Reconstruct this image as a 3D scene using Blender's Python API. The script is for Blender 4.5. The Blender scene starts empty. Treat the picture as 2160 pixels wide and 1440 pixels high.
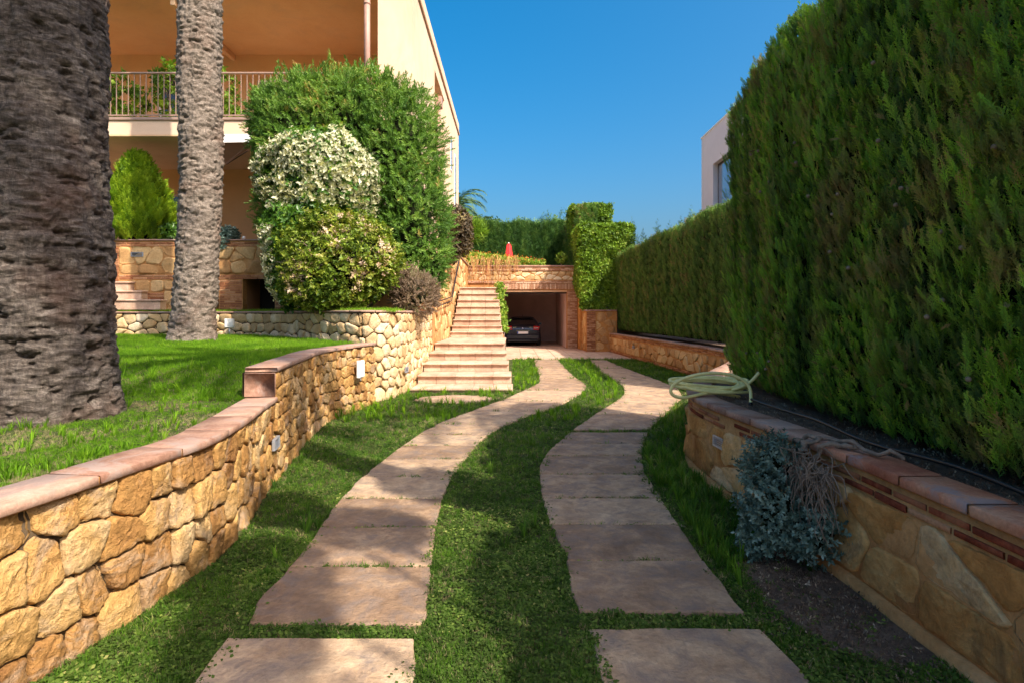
import bpy, bmesh, math, random
import numpy as np
from mathutils import Vector, Matrix, Quaternion
from mathutils import noise as mn

random.seed(7); RNG = np.random.default_rng(7)
scene = bpy.context.scene
COL = scene.collection
R = math.radians

# ------------------------------------------------------------------ camera, sky, sun, exposure
cam_d = bpy.data.cameras.new('camera'); cam = bpy.data.objects.new('camera', cam_d); COL.objects.link(cam)
cam.location = (0, 0, 1.5); cam.rotation_euler = (R(90), 0, 0)
cam_d.lens = 20.0; cam_d.sensor_width = 36.0; cam_d.shift_y = -55 / 2160
cam_d.clip_start = 0.05; cam_d.clip_end = 2000
scene.camera = cam
SUN = Vector((0.65, -0.70, 1.0)).normalized()
world = bpy.data.worlds.new('World'); scene.world = world; world.use_nodes = True
wn = world.node_tree; wn.nodes.clear()
sky = wn.nodes.new('ShaderNodeTexSky'); sky.sky_type = 'NISHITA'; sky.sun_disc = False
sky.sun_elevation = math.asin(SUN.z); sky.sun_rotation = math.atan2(SUN.x, SUN.y)
sky.air_density = 1.0; sky.dust_density = 7.0; sky.ozone_density = 4.0
hs = wn.nodes.new('ShaderNodeHueSaturation'); hs.inputs['Saturation'].default_value = 1.55; hs.inputs['Value'].default_value = 0.46; hs.inputs['Hue'].default_value = 0.488
bg = wn.nodes.new('ShaderNodeBackground'); bg.inputs['Strength'].default_value = 0.15
wo = wn.nodes.new('ShaderNodeOutputWorld')
wn.links.new(sky.outputs[0], hs.inputs['Color']); wn.links.new(hs.outputs[0], bg.inputs['Color']); wn.links.new(bg.outputs[0], wo.inputs[0])
sl = bpy.data.lights.new('sun', 'SUN'); sl.energy = 2.0; sl.angle = R(0.55); sl.color = (1.0, 0.90, 0.76)
so = bpy.data.objects.new('sun', sl); COL.objects.link(so); so.location = (20, -20, 30)
so.rotation_euler = (-SUN).to_track_quat('-Z', 'Y').to_euler()
scene.view_settings.view_transform = 'Standard'; scene.view_settings.look = 'None'
scene.view_settings.exposure = 2.0; scene.view_settings.gamma = 1.0
scene.view_settings.use_curve_mapping = False
scene.cycles.max_bounces = 12; scene.cycles.diffuse_bounces = 8; scene.cycles.transparent_max_bounces = 8

# ------------------------------------------------------------------ picture <-> place
def gp(x, y, z=0.0):                     # point at height z seen at photo pixel x, y
    d = (1.5 - z) * 1200 / (y - 665)
    return ((x - 1080) / 1200 * d, d, z)
def dp(x, y, d):                         # point at distance d
    return ((x - 1080) / 1200 * d, d, 1.5 + (665 - y) / 1200 * d)
def fx(x, d): return (x - 1080) / 1200 * d
def fz(y, d): return 1.5 + (665 - y) / 1200 * d

# ------------------------------------------------------------------ objects
def tag(o, label=None, cat=None, group=None, kind=None):
    if label: o['label'] = label
    if cat: o['category'] = cat
    if group: o['group'] = group
    if kind: o['kind'] = kind
    return o
WL = {}
def wl(o): return WL.get(o.name, Vector((0, 0, 0))) if o is not None else Vector((0, 0, 0))
def thing(name, loc, label=None, cat=None, group=None, kind=None):
    o = bpy.data.objects.new(name, None); COL.objects.link(o); o.location = loc
    o.empty_display_size = 0.2; WL[o.name] = Vector(loc)
    return tag(o, label, cat, group, kind)
def put(name, me, parent, loc, rot=(0, 0, 0), scale=(1, 1, 1)):
    o = bpy.data.objects.new(name, me); COL.objects.link(o)
    if parent is not None: o.parent = parent
    o.location = Vector(loc) - wl(parent); o.rotation_euler = rot; o.scale = scale
    WL[o.name] = Vector(loc)
    return o
def npmesh(name, V, F, mat, attr=None, smooth=False, uvattr=None):
    V = np.ascontiguousarray(V, dtype=np.float32); F = np.ascontiguousarray(F, dtype=np.int32)
    me = bpy.data.meshes.new(name)
    me.vertices.add(len(V)); me.vertices.foreach_set('co', V.ravel())
    k = F.shape[1]
    me.loops.add(F.size); me.loops.foreach_set('vertex_index', F.ravel())
    me.polygons.add(len(F)); me.polygons.foreach_set('loop_start', np.arange(0, F.size, k, dtype=np.int32))
    me.update(calc_edges=True)
    if smooth: me.polygons.foreach_set('use_smooth', np.ones(len(F), dtype=bool))
    if attr is not None:
        a = me.attributes.new('v', 'FLOAT', 'POINT'); a.data.foreach_set('value', np.ascontiguousarray(attr, dtype=np.float32))
    me.materials.append(mat)
    return me
def obj(name, V, F, mat, parent=None, origin=None, attr=None, smooth=False):
    V = np.asarray(V, dtype=float)
    o0 = np.array(V.mean(axis=0) if origin is None else origin, dtype=float)
    return put(name, npmesh(name, V - o0, F, mat, attr, smooth), parent, o0)
def pyobj(name, verts, faces, mat, parent=None, smooth=False, origin=None):   # mixed polygons
    V = [Vector(v) for v in verts]
    c = sum(V, Vector()) / len(V) if origin is None else Vector(origin)
    me = bpy.data.meshes.new(name); me.from_pydata([v - c for v in V], [], faces); me.update()
    if smooth: me.polygons.foreach_set('use_smooth', [True] * len(me.polygons))
    me.materials.append(mat)
    return put(name, me, parent, c)
_boxcache = {}
def boxmesh(name, sx, sy, sz, mat, bev=0.0, rough=0.0, seed=0):
    key = (name, round(sx, 4), round(sy, 4), round(sz, 4), mat.name, bev, rough, seed)
    if key in _boxcache: return _boxcache[key]
    bm = bmesh.new(); bmesh.ops.create_cube(bm, size=1)
    for v in bm.verts: v.co = Vector((v.co.x * sx, v.co.y * sy, v.co.z * sz))
    if bev > 0: bmesh.ops.bevel(bm, geom=bm.edges[:], offset=bev, segments=1, affect='EDGES')
    if rough > 0:
        for v in bm.verts:
            v.co += Vector([(mn.noise(v.co * 31 + Vector((seed * 3.1 + k * 7, 0, 0)))) * rough for k in range(3)])
    me = bpy.data.meshes.new(name); bm.to_mesh(me); bm.free(); me.materials.append(mat)
    _boxcache[key] = me
    return me
def box(name, x0, x1, y0, y1, z0, z1, mat, parent=None, bev=0.0):
    me = boxmesh(name, abs(x1 - x0), abs(y1 - y0), abs(z1 - z0), mat, bev)
    return put(name, me, parent, ((x0 + x1) / 2, (y0 + y1) / 2, (z0 + z1) / 2))

def tube_arrays(pts, rad, n=8, closed=False):
    pts = np.asarray(pts, float); m = len(pts)
    rad = np.full(m, rad, float) if np.isscalar(rad) else np.asarray(rad, float)
    T = np.gradient(pts, axis=0) if not closed else np.roll(pts, -1, 0) - np.roll(pts, 1, 0)
    T /= np.linalg.norm(T, axis=1)[:, None] + 1e-9
    up = np.array([0, 0, 1.0]) if abs(T[0][2]) < .9 else np.array([1.0, 0, 0])
    Vs = []; u = np.cross(T[0], up); u /= np.linalg.norm(u)
    for i in range(m):
        u = u - T[i] * (u @ T[i]); u /= np.linalg.norm(u) + 1e-9
        w = np.cross(T[i], u)
        a = np.arange(n) / n * 2 * math.pi
        Vs.append(pts[i] + rad[i] * (np.cos(a)[:, None] * u + np.sin(a)[:, None] * w))
    V = np.concatenate(Vs); F = []
    for i in range(m if closed else m - 1):
        j = (i + 1) % m
        for k in range(n):
            l = (k + 1) % n
            F.append((i * n + k, i * n + l, j * n + l)); F.append((i * n + k, j * n + l, j * n + k))
    if not closed:
        for base, s in ((0, 1), ((m - 1) * n, -1)):
            for k in range(1, n - 1):
                F.append((base, base + k + 1, base + k) if s > 0 else (base, base + k, base + k + 1))
    return V, np.array(F)
def join(parts):
    Vs, Fs, o = [], [], 0
    for V, F in parts:
        Vs.append(V); Fs.append(np.asarray(F) + o); o += len(V)
    return np.concatenate(Vs), np.concatenate(Fs)
def tube(name, pts, rad, mat, parent=None, n=8, closed=False):
    V, F = tube_arrays(pts, rad, n, closed)
    return obj(name, V, F, mat, parent, smooth=True)
def boxarr(x0, x1, y0, y1, z0, z1):
    V = np.array([(x, y, z) for z in (z0, z1) for y in (y0, y1) for x in (x0, x1)], float)
    F = np.array([(0, 2, 3), (0, 3, 1), (4, 5, 7), (4, 7, 6), (0, 1, 5), (0, 5, 4), (2, 6, 7), (2, 7, 3), (0, 4, 6), (0, 6, 2), (1, 3, 7), (1, 7, 5)])
    return V, F

# ------------------------------------------------------------------ noise (vectorised value noise)
def _h(ix, iy, iz, s):
    n = (ix * 73856093) ^ (iy * 19349663) ^ (iz * 83492791) ^ (s * 2654435)
    n = (n ^ (n >> 13)) * 1274126177
    n = n & 0x7fffffff
    n = (n ^ (n >> 16))
    return (n & 0xffff) / 65535.0
def vnoise(P, s=0):
    P = np.asarray(P, float); I = np.floor(P).astype(np.int64); f = P - I; f = f * f * (3 - 2 * f)
    r = 0
    for dx in (0, 1):
        for dy in (0, 1):
            for dz in (0, 1):
                w = (f[:, 0] if dx else 1 - f[:, 0]) * (f[:, 1] if dy else 1 - f[:, 1]) * (f[:, 2] if dz else 1 - f[:, 2])
                r = r + w * _h(I[:, 0] + dx, I[:, 1] + dy, I[:, 2] + dz, s)
    return r
def fbm(P, s=0, o=3):
    P = np.asarray(P, float); r = 0; a = .5; t = 0
    for k in range(o): r = r + a * vnoise(P * 2 ** k, s + k); t += a; a *= .5
    return r / t

# ------------------------------------------------------------------ materials
def newmat(name):
    m = bpy.data.materials.new(name); m.use_nodes = True; m.node_tree.nodes.clear()
    return m, m.node_tree
def ramp(nt, fac, cols):
    r = nt.nodes.new('ShaderNodeValToRGB'); e = r.color_ramp.elements
    while len(e) < len(cols): e.new(0.5)
    for k, (p, c) in enumerate(cols):
        e[k].position = p; e[k].color = (*c, 1)
    nt.links.new(fac, r.inputs[0]); return r.outputs[0]
def pos(nt, scale=(1, 1, 1)):
    g = nt.nodes.new('ShaderNodeNewGeometry'); mp = nt.nodes.new('ShaderNodeMapping')
    mp.inputs['Scale'].default_value = scale
    nt.links.new(g.outputs['Position'], mp.inputs['Vector']); return mp.outputs[0]
def noise_tex(nt, vec, scale, detail=5, rough=.6, dist=0.0):
    n = nt.nodes.new('ShaderNodeTexNoise'); n.inputs['Scale'].default_value = scale; n.inputs['Detail'].default_value = detail
    n.inputs['Roughness'].default_value = rough; n.inputs['Distortion'].default_value = dist
    nt.links.new(vec, n.inputs['Vector']); return n.outputs['Fac']
def mixc(nt, fac, a, b, mode='MIX'):
    m = nt.nodes.new('ShaderNodeMix'); m.data_type = 'RGBA'; m.blend_type = mode
    for k, v in ((0, fac), (6, a), (7, b)):
        if isinstance(v, (int, float)): m.inputs[k].default_value = v
        elif isinstance(v, tuple): m.inputs[k].default_value = (*v, 1)
        else: nt.links.new(v, m.inputs[k])
    return m.outputs[2]
def mrange(nt, v, a, b, c, d):
    m = nt.nodes.new('ShaderNodeMapRange'); nt.links.new(v, m.inputs[0])
    for k, x in enumerate((a, b, c, d)): m.inputs[k + 1].default_value = x
    return m.outputs[0]
def bump(nt, hs, prev=None):
    for h, strength, dist in hs:
        b = nt.nodes.new('ShaderNodeBump'); b.inputs['Strength'].default_value = strength; b.inputs['Distance'].default_value = dist
        nt.links.new(h, b.inputs['Height'])
        if prev is not None: nt.links.new(prev, b.inputs['Normal'])
        prev = b.outputs[0]
    return prev
def finish(nt, col, rough=.85, nrm=None, spec=.3, metal=0.0):
    p = nt.nodes.new('ShaderNodeBsdfPrincipled'); o = nt.nodes.new('ShaderNodeOutputMaterial')
    if isinstance(col, tuple): p.inputs['Base Color'].default_value = (*col, 1)
    else: nt.links.new(col, p.inputs['Base Color'])
    if isinstance(rough, (int, float)): p.inputs['Roughness'].default_value = rough
    else: nt.links.new(rough, p.inputs['Roughness'])
    p.inputs['Specular IOR Level'].default_value = spec; p.inputs['Metallic'].default_value = metal
    if nrm is not None: nt.links.new(nrm, p.inputs['Normal'])
    nt.links.new(p.outputs[0], o.inputs[0]); return p
def rock(name, cols, scale=3.0, fine=40, b=(.5, .01), b2=(.4, .004), stain=None, stain_scale=1.2, rnd=.35, vec=(1, 1, 1), rough=.92, spec=.08, stain_amt=(.5, .62)):
    m, nt = newmat(name); p = pos(nt, vec)
    n1 = noise_tex(nt, p, scale, 6, .65, .4); n2 = noise_tex(nt, p, fine, 5, .7)
    oi = nt.nodes.new('ShaderNodeObjectInfo')
    ad = nt.nodes.new('ShaderNodeMath'); ad.operation = 'MULTIPLY_ADD'; nt.links.new(oi.outputs['Random'], ad.inputs[0])
    ad.inputs[1].default_value = rnd; nt.links.new(n1, ad.inputs[2])
    ad2 = nt.nodes.new('ShaderNodeMath'); ad2.operation = 'SUBTRACT'; nt.links.new(ad.outputs[0], ad2.inputs[0]); ad2.inputs[1].default_value = rnd / 2
    c = ramp(nt, ad2.outputs[0], cols)
    c = mixc(nt, .55, c, ramp(nt, n2, [(.25, (.45, .45, .45)), (.75, (1.25, 1.25, 1.25))]), 'MULTIPLY')
    if stain:
        n3 = noise_tex(nt, p, stain_scale, 5, .7, .8)
        c = mixc(nt, mrange(nt, n3, stain_amt[0], stain_amt[1], 0, 1), c, stain)
    finish(nt, c, rough, bump(nt, [(n1, b[0], b[1] * 3), (n2, b2[0], b2[1] * 3)]), spec)
    return m
def plain(name, c, rough=.5, metal=0.0, spec=.4, var=.12, scale=8, b=0.0):
    m, nt = newmat(name); p = pos(nt); n = noise_tex(nt, p, scale, 5, .65)
    k = mixc(nt, 1.0, c, ramp(nt, n, [(.3, (1 - var,) * 3), (.7, (1 + var,) * 3)]), 'MULTIPLY')
    nr = bump(nt, [(noise_tex(nt, p, scale * 12, 4), b, .01)]) if b > 0 else None
    finish(nt, k, rough, nr, spec, metal); return m
def leafmat(name, cols, trans=.3, rough=.55, patch=None, patch_scale=1.0, spec=.3, patch_amt=(.5, .6)):
    # v: one value per leaf or spray; patch: whole twigs of another colour
    m, nt = newmat(name); a = nt.nodes.new('ShaderNodeAttribute'); a.attribute_name = 'v'
    c = ramp(nt, a.outputs['Fac'], cols)
    p = pos(nt)
    c = mixc(nt, .6, c, ramp(nt, noise_tex(nt, p, 2.2, 3), [(.3, (.6, .62, .6)), (.7, (1.3, 1.28, 1.2))]), 'MULTIPLY')
    if patch:
        c = mixc(nt, mrange(nt, noise_tex(nt, p, patch_scale, 4, .7, .3), patch_amt[0], patch_amt[1], 0, .85), c, patch)
    b = nt.nodes.new('ShaderNodeBsdfPrincipled'); nt.links.new(c, b.inputs['Base Color']); b.inputs['Roughness'].default_value = rough
    b.inputs['Specular IOR Level'].default_value = spec
    t = nt.nodes.new('ShaderNodeBsdfTranslucent'); nt.links.new(mixc(nt, 1.0, c, (1.3, 1.25, .6), 'MULTIPLY'), t.inputs[0])
    x = nt.nodes.new('ShaderNodeMixShader'); x.inputs[0].default_value = trans
    nt.links.new(b.outputs[0], x.inputs[1]); nt.links.new(t.outputs[0], x.inputs[2])
    o = nt.nodes.new('ShaderNodeOutputMaterial'); nt.links.new(x.outputs[0], o.inputs[0])
    return m

M = {}
M['stone'] = rock('rubble_stone', [(.18, (.25, .12, .045)), (.42, (.45, .24, .08)), (.6, (.58, .345, .125)), (.84, (.64, .46, .25))], 2.5, 34, (.7, .02), (1.0, .008), stain=(.40, .30, .21), stain_scale=3.2, rnd=.42, stain_amt=(.52, .72))
M['stone_pale'] = rock('pale_stone', [(.25, (.48, .30, .14)), (.45, (.62, .43, .22)), (.6, (.72, .54, .32)), (.8, (.78, .64, .45))], 2.5, 38, (.7, .02), (.8, .006), stain=(.5, .36, .22), stain_scale=2.2, rnd=.4, stain_amt=(.55, .75))
M['stone_far'] = rock('flag_stone', [(.25, (.42, .22, .09)), (.5, (.56, .33, .14)), (.75, (.66, .45, .22))], 2.0, 25, (.5, .01), (.6, .004), rnd=.5)
M['stone_right'] = rock('brown_flag_stone', [(.25, (.34, .15, .045)), (.42, (.54, .26, .08)), (.6, (.66, .38, .14)), (.8, (.68, .46, .24))], 3.0, 30, (.6, .012), (.8, .004), stain=(.10, .055, .03), stain_scale=3.0, rnd=.5, stain_amt=(.55, .8))
M['mortar_dark'] = rock('dark_mortar', [(.3, (.05, .035, .022)), (.7, (.12, .085, .05))], 6, 40)
M['mortar'] = rock('sandy_mortar', [(.3, (.42, .19, .065)), (.55, (.52, .265, .10)), (.75, (.60, .36, .17))], 3, 30, (.5, .01), (.7, .004), rnd=0)
M['mortar_orange'] = rock('orange_mortar', [(.3, (.40, .17, .05)), (.55, (.52, .25, .08)), (.75, (.58, .33, .13))], 4, 30, (.5, .01), (.7, .004), rnd=0)
M['coping'] = rock('terracotta_coping', [(.3, (.28, .15, .105)), (.5, (.40, .24, .17)), (.7, (.50, .33, .25))], 4, 50, (.3, .004), (.5, .002), stain=(.33, .24, .20), stain_scale=3, rnd=.25)
M['coping_red'] = rock('red_coping', [(.3, (.34, .12, .07)), (.5, (.50, .215, .125)), (.7, (.58, .32, .2))], 4, 50, (.3, .004), (.5, .002), stain=(.33, .24, .22), stain_scale=3, rnd=.25)
M['brick'] = rock('thin_brick', [(.3, (.30, .12, .06)), (.5, (.42, .19, .095)), (.7, (.52, .28, .15))], 9, 60, (.3, .004), (.4, .002), rnd=.6)
M['brick_pale'] = rock('pale_brick', [(.3, (.42, .22, .13)), (.5, (.56, .33, .21)), (.7, (.66, .44, .30))], 9, 60, (.3, .004), (.4, .002), rnd=.6)
M['brick_red'] = rock('dark_red_brick', [(.3, (.16, .035, .018)), (.5, (.27, .07, .035)), (.7, (.36, .14, .07))], 9, 60, (.3, .004), (.4, .002), rnd=.5)
M['slab'] = rock('sandstone_slab', [(.22, (.22, .14, .09)), (.40, (.33, .215, .135)), (.54, (.45, .305, .19)), (.74, (.57, .41, .265))], 3.6, 26, (.6, .006), (1.0, .005), stain=(.19, .155, .14), stain_scale=5.5, rnd=.30, stain_amt=(.44, .76), rough=.82)
M['tile'] = rock('step_tile', [(.3, (.40, .25, .17)), (.5, (.56, .38, .27)), (.7, (.66, .50, .37))], 3, 40, (.2, .003), (.3, .001), rnd=.14, rough=.8, stain=(.30, .20, .15), stain_scale=1.6, stain_amt=(.5, .85))
M['grout'] = rock('tile_grout', [(.3, (.25, .18, .13)), (.7, (.38, .28, .2))], 5, 50, rnd=0)
M['plaster'] = rock('peach_plaster', [(.2, (.66, .40, .22)), (.5, (.71, .455, .26)), (.8, (.75, .50, .30))], .8, 90, (.1, .004), (.2, .002), rnd=.05, rough=.95, stain=(.50, .33, .20), stain_scale=.9, stain_amt=(.50, 1.0), vec=(1, 1, .45))
M['plaster_pale'] = rock('pale_plaster', [(.2, (.70, .48, .335)), (.5, (.75, .545, .39)), (.8, (.78, .595, .44))], .8, 90, (.1, .004), (.2, .002), rnd=.05, rough=.95, stain=(.50, .33, .20), stain_scale=.9, stain_amt=(.50, 1.0), vec=(1, 1, .45))
M['plaster_in'] = rock('ochre_plaster', [(.2, (.68, .38, .18)), (.5, (.73, .43, .215)), (.8, (.77, .47, .25))], .8, 90, (.1, .004), (.2, .002), rnd=.05, rough=.95, stain=(.50, .33, .20), stain_scale=.9, stain_amt=(.50, 1.0), vec=(1, 1, .45))
M['cornice'] = plain('cornice_brown', (.45, .26, .15), .8)
M['white_wall'] = plain('white_render', (.68, .66, .67), .9, var=.04, scale=2)
M['white'] = plain('white_paint', (.78, .77, .74), .5, var=.04)
M['grey_metal'] = plain('grey_metal', (.42, .45, .50), .38, .6, var=.1)
M['dark_metal'] = plain('dark_iron', (.05, .035, .03), .5, .5)
M['rail'] = plain('brown_rail', (.36, .24, .18), .45, .2)
M['pipe_brown'] = plain('downpipe_paint', (.36, .21, .16), .5, 0)
M['black'] = plain('black_plastic', (.012, .014, .016), .4)
M['hose'] = plain('hose_yellow', (.80, .72, .30), .45, var=.15, scale=12)
M['glass'] = plain('window_glass', (.035, .05, .07), .06, 0, .9, var=.02)
M['garage'] = plain('garage_paint', (.68, .52, .49), .8, var=.12, scale=1.5)
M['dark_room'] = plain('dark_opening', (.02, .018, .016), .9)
M['red'] = plain('parasol_red', (.75, .03, .03), .7)
M['awning'] = plain('awning_cloth', (.42, .22, .19), .85, var=.05)
M['bark_twig'] = rock('twig_bark', [(.3, (.14, .10, .075)), (.7, (.33, .26, .21))], 12, 80, rnd=0)
M['dry_twig'] = rock('dry_twig', [(.3, (.17, .125, .095)), (.7, (.33, .26, .2))], 12, 80, rnd=0)
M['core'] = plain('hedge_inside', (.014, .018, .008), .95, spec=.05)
M['palm_green'] = leafmat('palm_leaf', [(0, (.05, .11, .035)), (1, (.13, .20, .08))], .2)

def ground_mat():
    m, nt = newmat('turf_soil'); p = pos(nt)
    n1 = noise_tex(nt, p, 3.0, 6, .7, .5); n2 = noise_tex(nt, p, 55, 6, .75)
    c = ramp(nt, n1, [(.35, (.035, .045, .015)), (.5, (.055, .075, .02)), (.68, (.12, .095, .05))])
    c = mixc(nt, .7, c, ramp(nt, n2, [(.3, (.35, .35, .35)), (.7, (1.5, 1.5, 1.5))]), 'MULTIPLY')
    finish(nt, c, .95, bump(nt, [(n1, .5, .03), (n2, .8, .012)]), .1); return m
M['turf'] = ground_mat()
def dirt_mat():
    m, nt = newmat('bare_soil'); p = pos(nt)
    n1 = noise_tex(nt, p, 5.0, 6, .7, .5); n2 = noise_tex(nt, p, 70, 6, .8)
    c = ramp(nt, n1, [(.3, (.11, .075, .055)), (.55, (.19, .135, .10)), (.75, (.28, .21, .155))])
    c = mixc(nt, .6, c, ramp(nt, n2, [(.3, (.5, .5, .5)), (.55, (1, 1, 1)), (.75, (1.5, 1.45, 1.4))]), 'MULTIPLY')
    finish(nt, c, .97, bump(nt, [(n1, .6, .03), (n2, 1.0, .02)]), .1); return m
M['dirt'] = dirt_mat()
def bark_mat(name, cols, zs):
    m, nt = newmat(name)
    p = pos(nt, (1, 1, zs)); p2 = pos(nt, (1, 1, .25))
    n1 = noise_tex(nt, p, 7, 8, .75, 1.2); n2 = noise_tex(nt, p2, 60, 6, .75, .4); n3 = noise_tex(nt, pos(nt), 1.6, 4, .6)
    c = ramp(nt, n1, cols)
    c = mixc(nt, .85, c, ramp(nt, n2, [(.3, (.4, .4, .4)), (.5, (.95, .95, .95)), (.72, (1.7, 1.65, 1.6))]), 'MULTIPLY')
    c = mixc(nt, mrange(nt, n3, .5, .75, 0, .5), c, (.16, .08, .05))
    finish(nt, c, .93, bump(nt, [(n1, .9, .035), (n2, .8, .012)]), .15); return m
M['palm_bark'] = bark_mat('palm_bark_dark', [(.32, (.028, .022, .018)), (.5, (.11, .09, .076)), (.70, (.28, .24, .205))], 3.2)
M['palm_bark2'] = bark_mat('palm_bark_grey', [(.32, (.05, .04, .03)), (.48, (.19, .155, .125)), (.7, (.38, .32, .265))], 3.0)

M['cypress'] = leafmat('cypress_leaf', [(0, (.05, .10, .028)), (.35, (.12, .24, .034)), (.7, (.20, .42, .035)), (.93, (.38, .62, .05)), (1, (.40, .30, .10))], .3, .6, patch=(.28, .20, .08), patch_scale=1.6, patch_amt=(.50, .66))
M['cypress_far'] = leafmat('cypress_shorn', [(0, (.05, .11, .022)), (.5, (.10, .21, .036)), (.9, (.17, .30, .045)), (1, (.28, .2, .09))], .2, .6, patch=(.20, .16, .06), patch_scale=.9, patch_amt=(.55, .85))
M['back_hedge'] = leafmat('back_hedge_leaf', [(0, (.03, .08, .02)), (.6, (.06, .15, .03)), (1, (.14, .24, .05))], .25)
M['thuja'] = leafmat('golden_thuja', [(0, (.05, .12, .01)), (.4, (.16, .30, .012)), (1, (.38, .52, .03))], .35)
M['bottle'] = leafmat('bottlebrush_leaf', [(0, (.05, .13, .025)), (.5, (.13, .26, .04)), (.9, (.26, .40, .08)), (1, (.42, .28, .10))], .3)
M['ficus_green'] = leafmat('ficus_leaf', [(0, (.04, .10, .015)), (.6, (.08, .20, .02)), (1, (.22, .34, .03))], .3, .4, spec=.5)
M['ficus_white'] = leafmat('ficus_cream_leaf', [(0, (.30, .34, .18)), (.4, (.60, .60, .40)), (1, (.80, .78, .62))], .25, .5)
M['mottled'] = leafmat('mottled_leaf', [(0, (.05, .10, .012)), (.45, (.16, .24, .02)), (.78, (.34, .36, .06)), (.84, (.55, .38, .28)), (1, (.72, .58, .45))], .3, .45)
M['ivy'] = leafmat('ivy_leaf', [(0, (.07, .15, .012)), (.6, (.20, .34, .025)), (1, (.42, .52, .10))], .3, .5)
M['purple'] = leafmat('bronze_leaf', [(0, (.035, .03, .018)), (.6, (.10, .07, .035)), (1, (.24, .2, .07))], .2)
M['dryshrub'] = leafmat('dry_shrub', [(0, (.16, .11, .08)), (.6, (.30, .22, .16)), (.85, (.40, .32, .22)), (1, (.20, .26, .09))], .2)
M['silver'] = leafmat('silver_leaf', [(0, (.06, .10, .075)), (.5, (.13, .21, .17)), (1, (.28, .38, .32))], .1)
M['flower'] = leafmat('orange_flower', [(0, (.45, .30, .05)), (.5, (.65, .25, .05)), (1, (.70, .12, .06))], .3)
M['redgrass'] = leafmat('reddish_stalks', [(0, (.24, .07, .03)), (.5, (.45, .22, .09)), (1, (.55, .42, .15))], .3)
M['grass'] = leafmat('grass_blade', [(0, (.035, .09, .012)), (.4, (.07, .17, .016)), (.8, (.14, .27, .022)), (1, (.32, .32, .12))], .35, .7, spec=.15)
M['lawn'] = leafmat('lawn_blade', [(0, (.07, .17, .010)), (.5, (.14, .30, .012)), (.9, (.24, .42, .02)), (1, (.36, .38, .12))], .4, .7, spec=.15)
M['clover'] = leafmat('clover_leaf', [(0, (.045, .075, .016)), (.5, (.095, .16, .028)), (.85, (.18, .25, .05)), (1, (.36, .34, .12))], .3, .75, spec=.12)
M['drygrass'] = leafmat('dry_blade', [(0, (.20, .17, .08)), (1, (.42, .36, .2))], .3, .8)
M['balcony'] = leafmat('balcony_plant_leaf', [(0, (.05, .10, .012)), (.6, (.13, .24, .025)), (1, (.32, .46, .04))], .4)
M['litter'] = leafmat('dry_litter', [(0, (.08, .05, .035)), (.8, (.18, .13, .09)), (1, (.36, .28, .2))], .1)
# ------------------------------------------------------------------ foliage kit
def _unit(a): return a / (np.linalg.norm(a, axis=-1, keepdims=True) + 1e-9)
def proto_cypress(seed, n=9, tw=.022, ang0=28, ang1=52, ll=.42):
    r = np.random.default_rng(seed); V = []; F = []; A = []
    def tri(a, b, c, t):
        i = len(V); V.extend([a, b, c]); F.append((i, i + 1, i + 2)); A.extend([t] * 3)
    def twig(p, d, l, w, t):
        s = np.array([d[2], r.uniform(-.4, .4), -d[0]]); s = s / np.linalg.norm(s)
        tri(p - s * w, p + s * w, p + d * l, t)
    tri(np.array([-.012, 0, 0]), np.array([.012, 0, 0]), np.array([0, 0, 1.]), -.25)
    for k in range(n):
        t = .05 + .9 * k / n; sd = 1 if k % 2 else -1
        ang = sd * R(r.uniform(ang0, ang1)); L = (ll * (1 - t) + .12) * r.uniform(.8, 1.2)
        d = np.array([math.sin(ang), r.uniform(-.35, .35), math.cos(ang)]); d /= np.linalg.norm(d)
        p = np.array([0, 0, t])
        twig(p, d, L, tw, .22 * (t - .5))
        for j in range(4):
            u = .25 + .6 * j / 4; s2 = 1 if j % 2 else -1
            a2 = ang + s2 * R(r.uniform(25, 45))
            d2 = np.array([math.sin(a2), r.uniform(-.4, .4), math.cos(a2)])
            twig(p + d * L * u, d2, L * r.uniform(.3, .5), tw * .9, .12 + .30 * (t - .5) + .12 * u)
    return np.array(V), np.array(F), np.array(A)
def proto_needle(seed, n=24, ll=.34, w=.034):
    r = np.random.default_rng(seed); V = []; F = []; A = []
    for k in range(n):
        t = k / n * .95; a = k * 2.4 + r.uniform(-.3, .3); el = R(r.uniform(25, 60)) * (1.1 - t * .6)
        d = np.array([math.sin(el) * math.cos(a), math.sin(el) * math.sin(a), math.cos(el)])
        s = np.cross(d, [0, 0, 1.]); s /= np.linalg.norm(s) + 1e-6; s = s * w
        l = ll * r.uniform(.75, 1.15) * (1.1 - .4 * t); p = np.array([0, 0, t * .9]); i = len(V)
        V += [p, p + d * l * .5 + s, p + d * l, p + d * l * .5 - s]; F += [(i, i + 1, i + 2), (i, i + 2, i + 3)]
        c = r.uniform(-.12, .12); A += [c] * 4
    i = len(V); V += [np.array([-.012, 0, 0]), np.array([.012, 0, 0]), np.array([0, 0, .95])]; F.append((i, i + 1, i + 2)); A += [-.1] * 3
    return np.array(V), np.array(F), np.array(A)
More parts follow.
